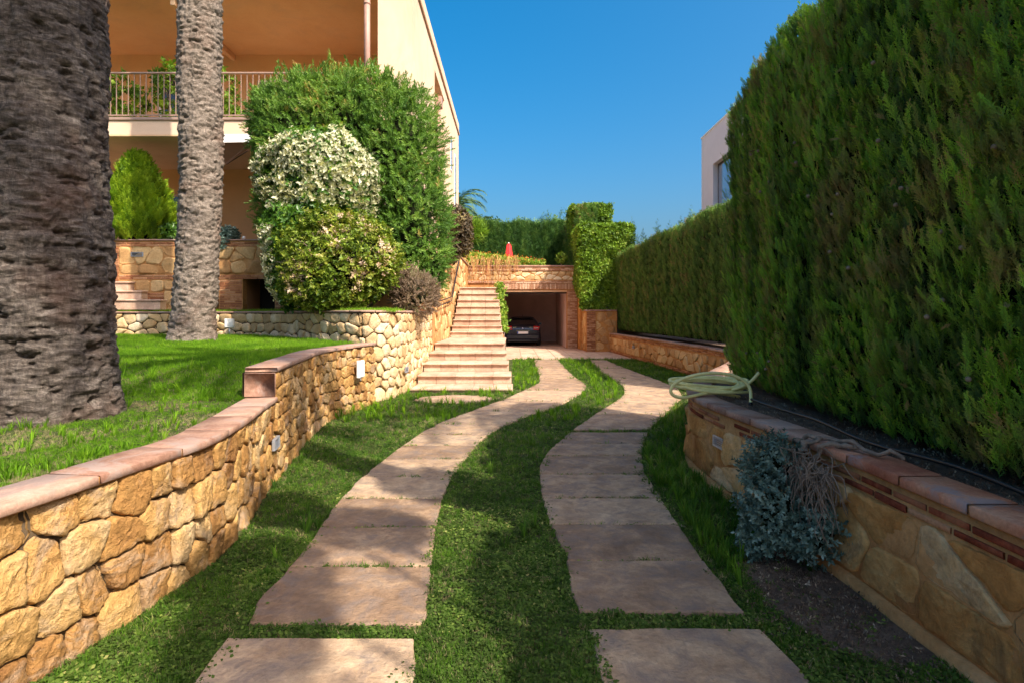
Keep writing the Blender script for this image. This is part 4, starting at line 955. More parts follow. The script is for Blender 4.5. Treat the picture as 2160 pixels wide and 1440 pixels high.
# ------------------------------------------------------------------ car in the garage
def car():
    cx, y0 = .52, 27.55
    t = thing('parked_car', (cx, y0 + 2.1, 0), 'dark blue hatchback parked nose-in inside the garage', 'car')
    paint = plain('car_paint', (.012, .018, .035), .22, .35, .8, .02); glass = plain('car_glass', (.006, .007, .009), .08, 0, .8, .02); trim = plain('bumper_trim', (.015, .015, .017), .5)
    chrome = plain('chrome', (.7, .7, .72), .15, 1.0); lens = plain('tail_lens', (.45, .01, .01), .2, 0, .6, .05); clearl = plain('clear_lens', (.55, .45, .42), .2)
    # sections: y, lower half-width, belt half-width, belt z, roof half-width, roof z, sill z
    S = [(0, .62, .70, .72, .62, .80, .34), (.03, .78, .83, .82, .70, .93, .27), (.18, .86, .88, .90, .70, 1.04, .22), (.34, .88, .89, .92, .66, 1.22, .20), (.62, .88, .89, .92, .60, 1.40, .18), (1.2, .88, .89, .91, .60, 1.44, .18), (1.9, .88, .88, .89, .60, 1.44, .18), (2.4, .88, .88, .88, .60, 1.37, .18), (3.0, .88, .87, .88, .66, .97, .18), (3.6, .86, .84, .82, .60, .87, .2), (4.05, .80, .78, .70, .5, .74, .24), (4.22, .60, .60, .55, .4, .6, .3)]
    V = []; n = 14
    for y, a, b, bz, c, rz, sz in S:
        h = [(a * .9, sz), (a, sz + .1), (a + .01, .5 * (bz + sz)), (b, bz - .04), (b - .05, bz), ((b - .05 + c) / 2 + .02, (bz + rz) / 2 + .02), (c, rz - .03), (c * .6, rz)]
        prof = h + [(-x, z) for x, z in h[::-1]]; n = len(prof); V += [(cx + x, y0 + y, z) for x, z in prof]
    F = []
    for i in range(len(S) - 1):
        for k in range(n): F.append((i * n + k, i * n + (k + 1) % n, i * n + n + (k + 1) % n, i * n + n + k))
    F += [tuple(range(n))[::-1], tuple(range((len(S) - 1) * n, len(S) * n))]
    b = pyobj('body', V, F, paint, t, smooth=True); m = b.modifiers.new('sub', 'SUBSURF'); m.levels = 2; m.render_levels = 2
    def panel(name, pts, mat, par=t, th=.012):
        V = [(cx + x, y0 + y, z) for x, y, z in pts]; k = len(V); V2 = [(x, y + th, z - th * .3) for x, y, z in V]
        return pyobj(name, V + V2, [tuple(range(k)), tuple(range(2 * k - 1, k - 1, -1))] + [(i, i + k, (i + 1) % k + k, (i + 1) % k) for i in range(k)], mat, par)
    panel('rear_window', [(-.62, .13, 1.03), (.62, .13, 1.03), (.53, .42, 1.31), (.35, .46, 1.345), (-.35, .46, 1.345), (-.53, .42, 1.31)], glass)
    panel('roof_spoiler', [(-.55, .38, 1.36), (.55, .38, 1.36), (.52, .45, 1.40), (-.52, .45, 1.40)], paint)
    for s_ in (-1, 1):
        l = panel('tail_light', [(s_ * .50, -.025, .80), (s_ * .76, .02, .78), (s_ * .83, .10, .96), (s_ * .54, .02, .98)][::(1 if s_ > 0 else -1)], lens)
        panel('reverse_lens', [(s_ * .53, -.04, .86), (s_ * .74, -.005, .86), (s_ * .76, .01, .90), (s_ * .54, -.02, .90)][::(1 if s_ > 0 else -1)], clearl, l)
        tube('exhaust', [(cx + s_ * .42, y0 - .03, .28), (cx + s_ * .42, y0 + .2, .28)], .035, chrome, t, 12)
        mr = pyobj('wing_mirror', [(cx + s_ * x, y0 + y, z) for x, y, z in ((.86, 2.35, .98), (1.02, 2.33, 1.0), (1.02, 2.33, 1.11), (.88, 2.35, 1.1), (.86, 2.48, .99), (1.0, 2.5, 1.0), (1.0, 2.5, 1.1), (.88, 2.48, 1.1))], [(0, 1, 2, 3), (7, 6, 5, 4), (0, 4, 5, 1), (3, 2, 6, 7), (0, 3, 7, 4), (1, 5, 6, 2)], paint, t)
    bp = box('bumper', cx - .80, cx + .80, y0 - .06, y0 + .12, .33, .60, paint, t, .05); box('lower_trim', cx - .74, cx + .74, y0 - .03, y0 + .1, .22, .34, trim, bp, .02)
    pt = box('number_plate', cx - .26, cx + .26, y0 - .078, y0 - .064, .60, .715, M['white'], t, .004); box('blue_strip', cx - .258, cx - .215, y0 - .081, y0 - .0785, .605, .71, plain('plate_blue', (.02, .08, .5), .4), pt)
    box('chrome_strip', cx - .33, cx + .33, y0 - .05, y0 - .02, .74, .765, chrome, t, .006)
    a = np.arange(24) / 24 * 2 * math.pi
    em = tube('emblem', [(cx, y0 - .050, .87), (cx, y0 - .02, .87)], .048, chrome, t, 24)
    for q in range(4):
        th = np.linspace(q * math.pi / 2, (q + 1) * math.pi / 2, 7); V = [(cx, y0 - .054, .87)] + [(cx + math.cos(x_) * .032, y0 - .054, .87 + math.sin(x_) * .032) for x_ in th]
        pyobj('emblem_quarter', V + [(x_, y_ + .003, z_) for x_, y_, z_ in V], [tuple(range(8)), tuple(range(15, 7, -1))], M['white'] if q % 2 else plain('emblem_blue', (.02, .15, .5), .3), em)
    for x in (-.48, .3): box('model_lettering', cx + x, cx + x + .18, y0 - .035, y0 - .03, .90, .925, chrome, t)
    tube('aerial', [(cx, y0 + .62, 1.42), (cx, y0 + .52, 1.52)], .008, trim, t, 6)
    for s_ in (-1, 1):
        for yw in (.78, 3.42):
            xx = cx + s_ * .80; ang = np.arange(24) / 24 * 2 * math.pi; prof = [(.20, -.10), (.29, -.11), (.315, -.08), (.315, .08), (.29, .11), (.20, .10)]
            V = [(xx + d, y0 + yw + math.cos(q) * r_, .315 + math.sin(q) * r_) for q in ang for r_, d in prof]; F = [(i * 6 + k, i * 6 + (k + 1) % 6, ((i + 1) % 24) * 6 + (k + 1) % 6, ((i + 1) % 24) * 6 + k) for i in range(24) for k in range(6)]
            wh = thing('wheel', (xx, y0 + yw, .315)); wh.parent = t; wh.location = Vector(wh.location) - wl(t)
            pyobj('tyre', V, F, M['black'], wh, smooth=True); parts = [tube_arrays([(xx - .05 * s_, y0 + yw, .315), (xx + .07 * s_, y0 + yw, .315)], .06, 12)]
            for q in range(5): an = q * 1.2566; parts.append(tube_arrays([(xx + .07 * s_, y0 + yw, .315), (xx + .08 * s_, y0 + yw + math.cos(an) * .2, .315 + math.sin(an) * .2)], .022, 6))
            parts.append(tube_arrays([(xx + .075 * s_, y0 + yw + math.cos(q) * .2, .315 + math.sin(q) * .2) for q in ang], .015, 5, True)); obj('rim', *join(parts), chrome, wh, smooth=True)
car()

# ------------------------------------------------------------------ lights set in the walls
def louvre_light(cv, side, s, z, w, h, label, n=4, out=.03):
    p = cv.at(s); nn = cv.nrm(s, side); tt = cv.tan(s); ang = math.atan2(tt[1], tt[0]); t = thing('wall_light', (p[0] + nn[0] * out, p[1] + nn[1] * out, z), label, 'wall light', 'recessed louvre lights in the garden walls')
    q = lambda a, d, zz: (p[0] + tt[0] * a + nn[0] * (out + d), p[1] + tt[1] * a + nn[1] * (out + d), zz)
    b = .014
    for nm, a0, a1, z0, z1, d, th in (('frame', -w / 2, w / 2, z + h / 2 - b, z + h / 2, .0, .03), ('frame', -w / 2, w / 2, z - h / 2, z - h / 2 + b, .0, .03), ('frame', -w / 2, -w / 2 + b, z - h / 2 + b, z + h / 2 - b, .0, .03), ('frame', w / 2 - b * 2, w / 2, z - h / 2 + b, z + h / 2 - b, .0, .03), ('lamp_glass', -w / 2 + b, w / 2 - b, z - h / 2 + b, z + h / 2 - b, -.018, .004)):
        put(nm, boxmesh(nm, a1 - a0, th, z1 - z0, M['grey_metal'] if nm == 'frame' else M['dark_metal'], .003 if nm == 'frame' else 0), t, q((a0 + a1) / 2, d, (z0 + z1) / 2), (0, 0, ang))
    for k in range(n):
        zz = z - h / 2 + b + (k + .5) * (h - 2 * b) / n
        put('slat', boxmesh('slat', w - 3 * b, .022, (h - 2 * b) / n * .3, M['grey_metal'], .002), t, q(-b / 2, .002, zz), (R(8) * side, 0, ang))
    return t
louvre_light(CA, 1, CA.s_of_y(5.02), .375, .20, .10, 'grey louvre light in the near stone wall, below the coping step')
louvre_light(CB, 1, CB.s_of_y(10.95) if False else float(CB.c[np.argmin(np.abs(CB.P[:, 1] - 10.95) + (CB.P[:, 0] < -2.3) * 9)]), .46, .19, .11, 'small grey louvre light low in the rubble wall beside the bottom stair', 3)
louvre_light(CC, -1, CC.s_of_y(4.85), .42, .20, .095, 'grey louvre light in the right-hand planter wall near the hose', 4, .01)
louvre_light(CD, -1, CD.s_of_y(19.5), .42, .2, .10, 'tiny louvre light in the orange wall under the far hedge', 3, .015)
louvre_light(CP, 1, su(fp(290)), fz(537, YP), .30, .11, 'grey louvre light high in the terrace wall under the golden conifer', 3, .012)
def flood(loc, w, h, ang, label, tilt=0, stem=.1):
    t = thing('floodlight', loc, label, 'floodlight'); x, y, z = loc
    put('housing', boxmesh('housing', w, .05, h, M['white'], .008), t, (x, y, z), (tilt, 0, ang)); put('lens', boxmesh('lens', w * .86, .008, h * .86, M['white'], .002), t, (x + math.sin(ang) * .03, y - math.cos(ang) * .03, z), (tilt, 0, ang))
    tube('bracket', [(x, y, z - h / 2), (x, y, z - h / 2 - stem)], .012, M['grey_metal'], t, 6); return t
flood((fx(484, 12.7), 12.7, fz(682, 12.7)), .21, .20, 0, 'white square floodlight standing in the lawn against the low back wall', 0, .2)
s_ = CA.s_of_y(8.95); p_ = CA.at(s_); n_ = CA.nrm(s_, 1); flood((p_[0] + n_[0] * .09, p_[1] + n_[1] * .09, .66), .19, .27, math.atan2(n_[0], -n_[1]), 'white rectangular floodlight plate fixed on the curved stone wall', 0, .05)
for xp, lab in ((514, 'small white globe lamp on the terrace wall, nearer the palm'), (549, 'small white globe lamp on the terrace wall, nearer the big bush')):
    V, F = ico(dp(xp, 502, 14.1), (.04, .04, .04), 3, 0); t = thing('globe_lamp', dp(xp, 507, 14.1), lab, 'lamp', 'globe lamps on the terrace wall'); obj('globe', V, F, M['white'], t, smooth=True); x, y, z = dp(xp, 506, 14.1); tube('post', [(x, y, z - .03), (x, y, z + .03)], .012, M['grey_metal'], t, 6)

# ------------------------------------------------------------------ closed red parasol and terrace things
px, pd = fx(1073, 28), 28.0; t = thing('closed_parasol', (px, pd, 3.68), 'red closed parasol standing on the garage roof terrace', 'parasol')
V = []; prof = [(514, .05), (519, .11), (527, .13), (536, .17), (546, .20), (550, .17)]
for ypx, r_ in prof:
    for k in range(20): a = k / 20 * 2 * math.pi; rr = r_ * (1 + .18 * math.cos(5 * a)); V.append((px + rr * math.cos(a), pd + rr * math.sin(a), fz(ypx, pd)))
F = [(i * 20 + k, i * 20 + (k + 1) % 20, i * 20 + 20 + (k + 1) % 20, i * 20 + 20 + k) for i in range(5) for k in range(20)]
pyobj('canopy', V, F + [tuple(range(20))], M['red'], t, smooth=True); tube('pole', [(px, pd, 3.68), (px, pd, fz(512, pd))], .03, M['white'], t, 8); tube('base', [(px, pd, 3.685), (px, pd, 3.76)], .22, M['grout'], t, 16)
# ------------------------------------------------------------------ palm trunks
def palm_trunk(name, pts, rads, mat, label, cat, seed, na=150, nz=300, ridge=.03, rz=9, base=None, parent=None, flare=.1):
    pts = np.array(pts, float); zs_ = np.linspace(pts[0][2], pts[-1][2], nz)
    cx = np.interp(zs_, pts[:, 2], pts[:, 0]); cy = np.interp(zs_, pts[:, 2], pts[:, 1]); rr = np.interp(zs_, pts[:, 2], rads)
    A = np.arange(na) / na * 2 * math.pi; AA, ZZ = np.meshgrid(A, zs_); CX = np.repeat(cx[:, None], na, 1); CY = np.repeat(cy[:, None], na, 1); RR = np.repeat(rr[:, None], na, 1)
    ca_, sa_ = np.cos(AA), np.sin(AA)
    wav = (fbm(np.stack([ca_.ravel() * 2.6, sa_.ravel() * 2.6, ZZ.ravel() * 1.6], 1), seed, 4) - .5).reshape(AA.shape)
    ph = ZZ * rz + wav * 5 + AA / (2 * math.pi); fr = ph - np.floor(ph)
    ledge = np.where(fr < .78, fr / .78, (1 - fr) / .22)
    n1 = (fbm(np.stack([ca_.ravel() * RR.ravel() * 9, sa_.ravel() * RR.ravel() * 9, ZZ.ravel() * 22], 1), seed + 4, 4) - .5).reshape(AA.shape)
    n2 = (fbm(np.stack([ca_.ravel() * 2.2, sa_.ravel() * 2.2, ZZ.ravel() * 1.5], 1), seed + 8, 2) - .5).reshape(AA.shape)
    n3 = (fbm(np.stack([ca_.ravel() * RR.ravel() * 30, sa_.ravel() * RR.ravel() * 30, ZZ.ravel() * 12], 1), seed + 14, 2) - .5).reshape(AA.shape)
    rv = RR + ridge * (ledge - .5) * (.25 + 1.1 * np.clip((fbm(np.stack([ca_.ravel() * 3, sa_.ravel() * 3, ZZ.ravel() * 2.5], 1), seed + 30, 2).reshape(AA.shape) - .35) * 2, 0, 1)) + n1 * ridge * 2.6 + n2 * .05 - ridge * 2.2 * np.clip(.36 - (n1 + .5), 0, 1) * 4 + n3 * ridge * 1.1 + flare * np.exp(-(ZZ - zs_[0]) / .25)
    V = np.stack([CX + ca_ * rv, CY + sa_ * rv, ZZ], 2).reshape(-1, 3)
    i, j = np.meshgrid(np.arange(nz - 1), np.arange(na), indexing='ij'); i = i.ravel(); j = j.ravel(); k = (j + 1) % na
    F = np.stack([i * na + j, i * na + k, (i + 1) * na + k, (i + 1) * na + j], 1)
    t = thing(name, (pts[0][0], pts[0][1], pts[0][2]), label, cat)
    obj('trunk', V, F, mat, t, smooth=True); return t
def crown(parent, c, n, length, seed, el=(-.1, 1.2), leaf=.42, nl=34, droop=1.0, azs=None, wl_=.02):
    r = np.random.default_rng(seed); parts = []
    for k in range(n):
        az = (k * 2.4 + r.uniform(-.2, .2)) if azs is None else azs[k % len(azs)] + r.uniform(-.15, .15)
        e = el[0] + (el[1] - el[0]) * ((k + .5) / n) + r.uniform(-.1, .1)
        parts.append(frond_arrays(c, az, e, length * r.uniform(.85, 1.1), r, droop * r.uniform(.8, 1.2), leaf, nl, wl_))
    V, F = join(parts); TRI[0] += len(F); return obj('crown', V, F, M['palm_green'], parent, attr=np.random.default_rng(seed).random(len(V)) * .3 + .35)
t1 = palm_trunk('palm_tree', [(-3.56, 4.35, .62), (-3.57, 4.35, 1.3), (-3.58, 4.35, 2.4), (-3.63, 4.4, 4.2), (-3.66, 4.4, 8.6)], [.47, .45, .42, .41, .41], M['palm_bark'], 'huge dark ringed palm trunk close by in the lawn, cut by the picture edge', 'palm', 3, 280, 900, .027, 5, flare=.045)
t2 = palm_trunk('palm_tree', [(-6.08, 10.8, .98), (-6.0, 10.8, 2.0), (-5.9, 10.8, 4.0), (-5.93, 10.8, 6.5), (-5.8, 10.8, 14.3)], [.37, .37, .37, .375, .36], M['palm_bark2'], 'grey wrinkled palm trunk standing on the lawn before the villa', 'palm', 9, 120, 560, .031, 9)
crown(t1, (-3.6, 4.4, 8.7), 46, 3.2, 5, (-.1, 1.3)); crown(t2, (-5.8, 10.8, 14.5), 46, 3.0, 6, (.15, 1.35), droop=.8)
# added tree out of view, its leaf clumps placed to dapple the drive with shade
sh_ = lambda x, y, r1, r2, z=7.0: (x + .65 * z, y - .70 * z, z, r1, r2, .35)
bush('shade_tree', [sh_(-1.52, 3.35, .30, .38), sh_(-1.22, 2.7, .22, .55, 7.2), sh_(-1.02, 4.0, .36, .24), sh_(-.70, 5.0, .40, .36, 7.3), sh_(-1.75, 4.4, .2, .25, 7.5), sh_(-1.0, 2.1, .14, .3, 7.1)], 3200, PB, .17, M['ficus_green'], 'added unseen tree behind the near hedge, leaf clumps placed to shade the drive', 'tree', (4.0, -1.4, .6), seed=88, core=0, shell=(.2, .9), up=0)
t6 = palm_trunk('palm_tree', [(-3.1, -2.2, .6), (-.6, -.4, 8.6)], [.26, .24], M['palm_bark2'], 'leaning palm on the lawn behind the camera, out of the picture', 'palm', 13, 24, 60, .02, 6)
crown(t6, (-.6, -.3, 8.7), 40, 2.6, 17, (-.2, 1.25), nl=30, leaf=.5, wl_=.035)
t7 = palm_trunk('palm_tree', [(3.4, 1.3, .6), (1.7, 1.8, 8.0)], [.22, .18], M['palm_bark2'], 'slender palm leaning over the near hedge, above the picture', 'palm', 14, 24, 60, .02, 6)
crown(t7, (1.7, 1.8, 8.1), 26, 1.9, 27, (-.1, 1.25), nl=26, leaf=.42, wl_=.035)
t8 = palm_trunk('palm_tree', [(4.9, 2.9, .6), (4.9, 2.7, 8.2)], [.22, .18], M['palm_bark2'], 'sparse palm behind the near hedge, above the picture', 'palm', 15, 24, 60, .02, 6)
crown(t8, (4.9, 2.7, 8.3), 15, 2.3, 37, (-.1, 1.1), nl=26, leaf=.45, wl_=.03)
# palms beyond the villa
t4 = palm_trunk('palm_tree', [(-3.5, 34, 3.6), (-3.5, 34, 7.9)], [.25, .22], M['palm_bark2'], 'palm with arching fronds just beyond the villa corner, mostly hidden by the house', 'palm', 20, 20, 30)
crown(t4, (-3.5, 34, 8.0), 30, 2.6, 8, (-.3, 1.1), nl=26, leaf=.55, wl_=.03)
t5 = palm_trunk('palm_tree', [(-2.3, 42, 3.6), (-2.3, 42, 7.8)], [.25, .22], M['palm_bark2'], 'smaller palm with bushy crown behind the back hedge', 'palm', 21, 20, 30)
crown(t5, (-2.3, 42, 7.9), 34, 2.2, 9, (-.2, 1.2), nl=26, leaf=.5, wl_=.03)
# one dangling frond tip of the grey palm, hanging into the picture by the downpipe
# ------------------------------------------------------------------ hedges
M['dry_sprig'] = leafmat('dry_sprig', [(0, (.12, .08, .03)), (1, (.28, .22, .08))], .2)
topN = lambda s: 4.0 + .05 * np.sin(s * 2.1) + .04 * np.sin(s * 5.3 + 1) - .45 * np.exp(-((s - 2.45) / .22) ** 2) - .30 * np.exp(-((s - 3.55) / .22) ** 2) - .35 * np.exp(-((s - .8) / .3) ** 2)  # dips out of view, shaped to let sun spots onto the drive grass
HX = lambda y: np.interp(y, [2.4, 3.6, 5, 6, 6.95], [2.30, 2.31, 2.41, 2.53, 2.68])
h1, *_ = hedge_face('cypress_hedge', [(2.45, -1.0), (2.34, 1.2), (2.30, 2.4), (2.31, 3.6), (2.41, 5.0), (2.53, 6.0), (2.68, 6.95)], .72, 3.9, 1350, PC, .105, M['cypress'], 'tall dense cypress hedge nearest on the right, with brown dry patches and cones', 'hedge', thick=.9, seed=4, ridge=.085, rfreq=3.8, updir=1.5, topfun=topN)
rng = np.random.default_rng(16); yq_ = rng.uniform(2.3, 6.8, 2600); zq_ = rng.uniform(.95, 3.7, 2600); cl = fbm(np.stack([yq_ * 2.6, zq_ * .9, yq_ * 0], 1), 12, 2); k_ = cl > .47; yq_, zq_ = yq_[k_], zq_[k_]
P = np.stack([HX(yq_) - rng.uniform(.02, .12, len(yq_)), yq_, zq_], 1)
scatter('plumes', PCn, P, np.array([-.35, 0, 1.2]) + rng.normal(size=P.shape) * .22, (.14 * rng.uniform(.6, 1.3, len(P))), np.clip(.5 + (fbm(P * 1.6, 8, 2) - .5) * 1.3 + rng.normal(size=len(P)) * .1, 0, .93), M['cypress'], h1, 8, roll_ref=np.tile([-1., 0, 0], (len(P), 1)))
# leaders sticking up on the near hedge and cones in its face
rng = np.random.default_rng(15); yk = rng.uniform(3.6, 6.8, 60); P = np.stack([HX(yk) + rng.uniform(0, .3, 60), yk, rng.uniform(3.9, 4.02, 60)], 1)
scatter('leading_shoots', PC, P, np.array([0, 0, 1.]) + rng.normal(size=P.shape) * .25, rng.uniform(.08, .17, 60), rng.uniform(.5, .9, 60), M['cypress'], h1, 3)
parts = []
for k in range(26):
    y = rng.uniform(2.4, 6.0); z = rng.uniform(1.0, 3.3); x = HX(y) - rng.uniform(.05, .12); parts.append(ico((x, y, z), (.014,) * 3, 2, .2, 60))
obj('cones', *join(parts), plain('cone_brown', (.25, .19, .13), .8), h1, smooth=True)['kind'] = 'stuff'
# bent, dry twigs lying out of the face
yk = rng.uniform(2.4, 6.0, 110); P = np.stack([HX(yk) - .10, yk, rng.uniform(1.0, 3.6, 110)], 1)
scatter('dry_sprigs', PC, P, np.array([-.6, 0, .3]) + rng.normal(size=P.shape) * .6, rng.uniform(.03, .07, 110), rng.uniform(.2, .9, 110), M['dry_sprig'], h1, 3)
top2 = lambda s: 3.93 + .04 * np.sin(s * 1.7)
h2, *_ = hedge_face('cypress_hedge', [(4.72, 9.8), (4.72, 12.5), (4.62, 16), (4.48, 20), (4.34, 24.4)], .86, 3.95, 420, PCf, .17, M['cypress_far'], 'long clipped cypress hedge over the orange wall, streaked brown near its top', 'hedge', thick=1.1, seed=14, ridge=.10, rfreq=3.2, updir=1.6, topfun=top2, top_dens=.7)
# shoots that escaped the shears
for k, (x, y0, y1, d) in enumerate(((1333, 455, 500, 24.6), (1357, 478, 505, 22), (1387, 457, 500, 20), (1412, 462, 490, 18.4), (1437, 450, 482, 17.2), (1459, 430, 475, 15.9), (1345, 488, 512, 23), (1480, 452, 470, 14.8))):
    b = dp(x, y1 + 6, d); h = fz(y0, d) - b[2]; n = 16; r = np.random.default_rng(k); zz2 = np.linspace(0, .9, n)
    P = np.array(b) + np.stack([r.normal(size=n) * .01, r.normal(size=n) * .01, zz2 * h], 1); D = np.stack([r.normal(size=n) * .9, r.normal(size=n) * .9, np.full(n, .9)], 1); D[-1] = (0, 0, 1)
    scatter('leading_shoot', PCf, P, D, (1.05 - zz2) * h * .42, r.uniform(.2, .5, n), M['cypress_far'], h2, k)
bh, *_ = hedge_face('back_hedge', [(-4.6, 33), (3.2, 33)][::-1], 3.66, 6.75, 240, PCf, .30, M['back_hedge'], 'bright green hedge at the back of the garage roof terrace', 'hedge', thick=1.2, seed=24, ridge=.16, rfreq=2.2, topfun=lambda s: 6.72 + .10 * np.sin(s * 3), top_dens=1.0)
P = np.stack([rng.uniform(-3, 3.2, 90), rng.uniform(33.2, 33.9, 90), np.full(90, 6.7)], 1)
scatter('leading_shoots', PCf, P, np.array([0, 0, 1.]) + rng.normal(size=P.shape) * .3, rng.uniform(.3, .85, 90), rng.uniform(.3, .9, 90), M['back_hedge'], bh, 3)
for k, (x, ytop) in enumerate(((1095, 470), (1135, 445), (1148, 440), (1180, 437), (1198, 435), (1240, 420))):
    b = dp(x, 490, 33.6); h = fz(ytop, 33.6) - b[2]; n = 22; r = np.random.default_rng(k + 40); zz2 = np.linspace(0, .95, n)
    P = np.array(b) + np.stack([zz2 * r.uniform(-.3, .4), zz2 * 0, zz2 * h], 1); D = np.stack([r.normal(size=n) * .9, r.normal(size=n) * .9, np.full(n, .7)], 1)
    scatter('leading_shoot', PCf, P, D, (1.1 - zz2) * .6, r.uniform(.2, .6, n), M['back_hedge'], bh, k)
sh, *_ = hedge_face('side_hedge', [(2.95, 26.2), (3.0, 29), (3.05, 32.6)], 3.66, 6.45, 240, PCf, .26, M['cypress_far'], 'shaded dark hedge side running back beside the ivy block', 'hedge', thick=1.0, seed=25, ridge=.1, rfreq=2.2, topfun=lambda s: 6.4 + s * .03)

def ivy_block(name, x0, x1, y0, y1, z0, z1, n, label, seed, mat='ivy', size=.17, sk=.1, protos=None):
    r = np.random.default_rng(seed); t = thing(name, ((x0 + x1) / 2, (y0 + y1) / 2, z0), label, 'ivy'); areas = [(x1 - x0) * (z1 - z0), (y1 - y0) * (z1 - z0), (x1 - x0) * (y1 - y0)]
    w = r.choice(3, n, p=np.array(areas) / sum(areas)); u = r.random(n); v = r.random(n)
    X = np.where(w == 1, x0, x0 + u * (x1 - x0)); Y = np.where(w == 0, y0, y0 + np.where(w == 1, u, v) * (y1 - y0)); Z = np.where(w == 2, z1, z0 + v * (z1 - z0))
    N_ = np.stack([(w == 1) * -1., (w == 0) * -1., (w == 2) * 1.], 1); P = np.stack([X, Y, Z], 1)
    q = np.clip((z1 - Z) / .35, 0, 1); q2 = np.clip((X - x0) / .3, 0, 1); q3 = np.clip((x1 - X) / .3, 0, 1)
    d = (fbm(P * 1.3, seed, 3) - .5) * sk * 3.2 - (1 - q) ** 2 * .12 * (w == 0) - ((1 - q2) ** 2 + (1 - q3) ** 2) * .12 * (w == 0) - r.random(n) * .07
    low = np.clip((Z - z0) / 1.2, 0, 1) ** .7; 
    P = P + N_ * d[:, None]; P[:, 0] += (1 - low) * .35 * (w == 1)
    keep = r.random(n) < 1.1
    P = P[keep]; N_ = N_[keep]; va = np.clip(.4 + (fbm(P * 2, 4, 2) - .5) * 1.2 + r.normal(size=len(P)) * .2, 0, 1)
    scatter('leaves', protos or PB, P, N_ + np.array([0, 0, -.35]) + r.normal(size=P.shape) * .5, size * r.uniform(.7, 1.2, len(P)), va, M[mat], t, seed)
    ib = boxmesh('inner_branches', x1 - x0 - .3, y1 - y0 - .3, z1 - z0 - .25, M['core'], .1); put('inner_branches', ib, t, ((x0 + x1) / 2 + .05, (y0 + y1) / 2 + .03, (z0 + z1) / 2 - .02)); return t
ivy_block('ivy_mass', 2.86, 5.1, 23.7, 25.9, 1.75, 5.25, 9500, 'bright leafy ivy block on the brick wall beside the garage, lit on its left', 71)
ivy_block('ivy_mass', 2.8, 4.7, 26.6, 28.2, 4.6, 6.65, 3200, 'smaller ivy mound rising behind the big ivy block', 72)
# ivy strand climbing on the garage's left edge
r = np.random.default_rng(5); n = 620; tz = r.random(n); P = np.stack([fx(1053, 19.8) + (1 - tz) * .17 + r.normal(size=n) * .07, 20.4 - (1 - tz) * 1.3 + r.normal(size=n) * .08, .95 + tz * 1.7], 1)
t = thing('climbing_ivy', (-.35, 19, .9), 'narrow ivy strand climbing at the stair edge, left of the car', 'ivy'); scatter('leaves', PB, P, r.normal(size=(n, 3)) + np.array([0, -.8, -.1]), .11, r.uniform(.1, 1, n), M['ivy'], t, 5)
tube('stem', [(-.28, 19.1, .85), (-.35, 19.7, 1.7), (-.44, 20.4, 2.6)], .02, M['bark_twig'], t)

# ------------------------------------------------------------------ bushes before the villa
e = lambda x, y, d, rx, ry, rd=None: (fx(x, d), d, fz(y, d), rx / 1200 * d, (rd if rd else rx / 1200 * d), ry / 1200 * d)
bush('bottlebrush_bush', [e(640, 290, 12.9, 105, 120, .8), e(735, 250, 13.0, 120, 95, .8), e(835, 330, 12.9, 95, 140, .85), e(870, 470, 12.7, 72, 145, .75), e(620, 440, 13.0, 75, 120, .7), e(750, 420, 13.1, 150, 160, .7), e(570, 250, 13.0, 40, 60, .4), e(905, 560, 12.6, 38, 60, .4)], 15500, PN, .25, M['bottle'],
     'tall feathery bottlebrush bush against the villa corner, the largest of the shrubs', 'bush', (fx(760, 12.9), 12.9, 1.55), up=.35, seed=3, core=.56, rnd=.75, shell=(.6, 1.06))
bb = bpy.data.objects['bottlebrush_bush']; rb = np.random.default_rng(70); n = 260; xp = rb.uniform(530, 935, n); yt = np.interp(xp, [530, 560, 640, 735, 860, 900, 935], [300, 190, 170, 150, 200, 260, 420]) + rb.uniform(-22, 80, n) + 5
P = np.array([dp(x_, y_, 12.7 + rb.uniform(-.3, .3)) for x_, y_ in zip(xp, yt)]); scatter('flowering_shoots', PN, P, np.array([0, -.1, 1.]) + rb.normal(size=P.shape) * .35, rb.uniform(.25, .55, n), rb.choice([.3, .55, .75, .97], n, p=[.3, .35, .25, .1]), M['bottle'], bb, 12)
rb = np.random.default_rng(77)
bt, P, Nn = bush('variegated_fig_bush', [e(675, 378, 11.9, 112, 98, .75), e(660, 480, 11.9, 95, 90, .7), e(620, 560, 11.7, 45, 80, .4)], 7200, PB, .17, M['ficus_green'], 'rounded fig bush with green leaves under a cap of cream-white foliage', 'bush', (fx(660, 12), 12, 1.55), up=.1, seed=5, core=.78, noise_amp=.2)
zc = fz(455, 11.9); X_ = P[:, 0]; ztc = fz(400, 11.9)
sel = ((P[:, 2] > fz(445, 11.9) + (fbm(P * 2.2, 33, 2) - .5) * .9) | ((X_ < fx(600, 11.7)) & (P[:, 2] > fz(630, 11.7)) & (P[:, 2] < fz(480, 11.7)))) & ~((np.abs(X_ - fx(672, 11.9)) < .35) & (P[:, 2] > fz(305, 11.9))) & (fbm(P * 3.1, 35, 2) > .28)
Pw = P[sel] + Nn[sel] * .04; Nw = Nn[sel]
scatter('cream_foliage', PBs, Pw, Nw + np.array([0, 0, -.5]) + rb.normal(size=Pw.shape) * .35, .22, rb.random(len(Pw)), M['ficus_white'], bt, 6)
bush('mottled_bush', [e(715, 550, 11.0, 118, 100, .85), e(700, 600, 10.9, 85, 60, .6), e(775, 560, 11.0, 62, 82, .6)], 6200, PBs, .17, M['mottled'], 'big ball-shaped bush with yellow-green leaves, pinkish blooms and grey twigs', 'bush', (fx(715, 11), 11, 1.55), up=.3, seed=7, core=.62, rnd=.8, shell=(.6, 1.06), noise_amp=.2)
r = np.random.default_rng(9); parts = []
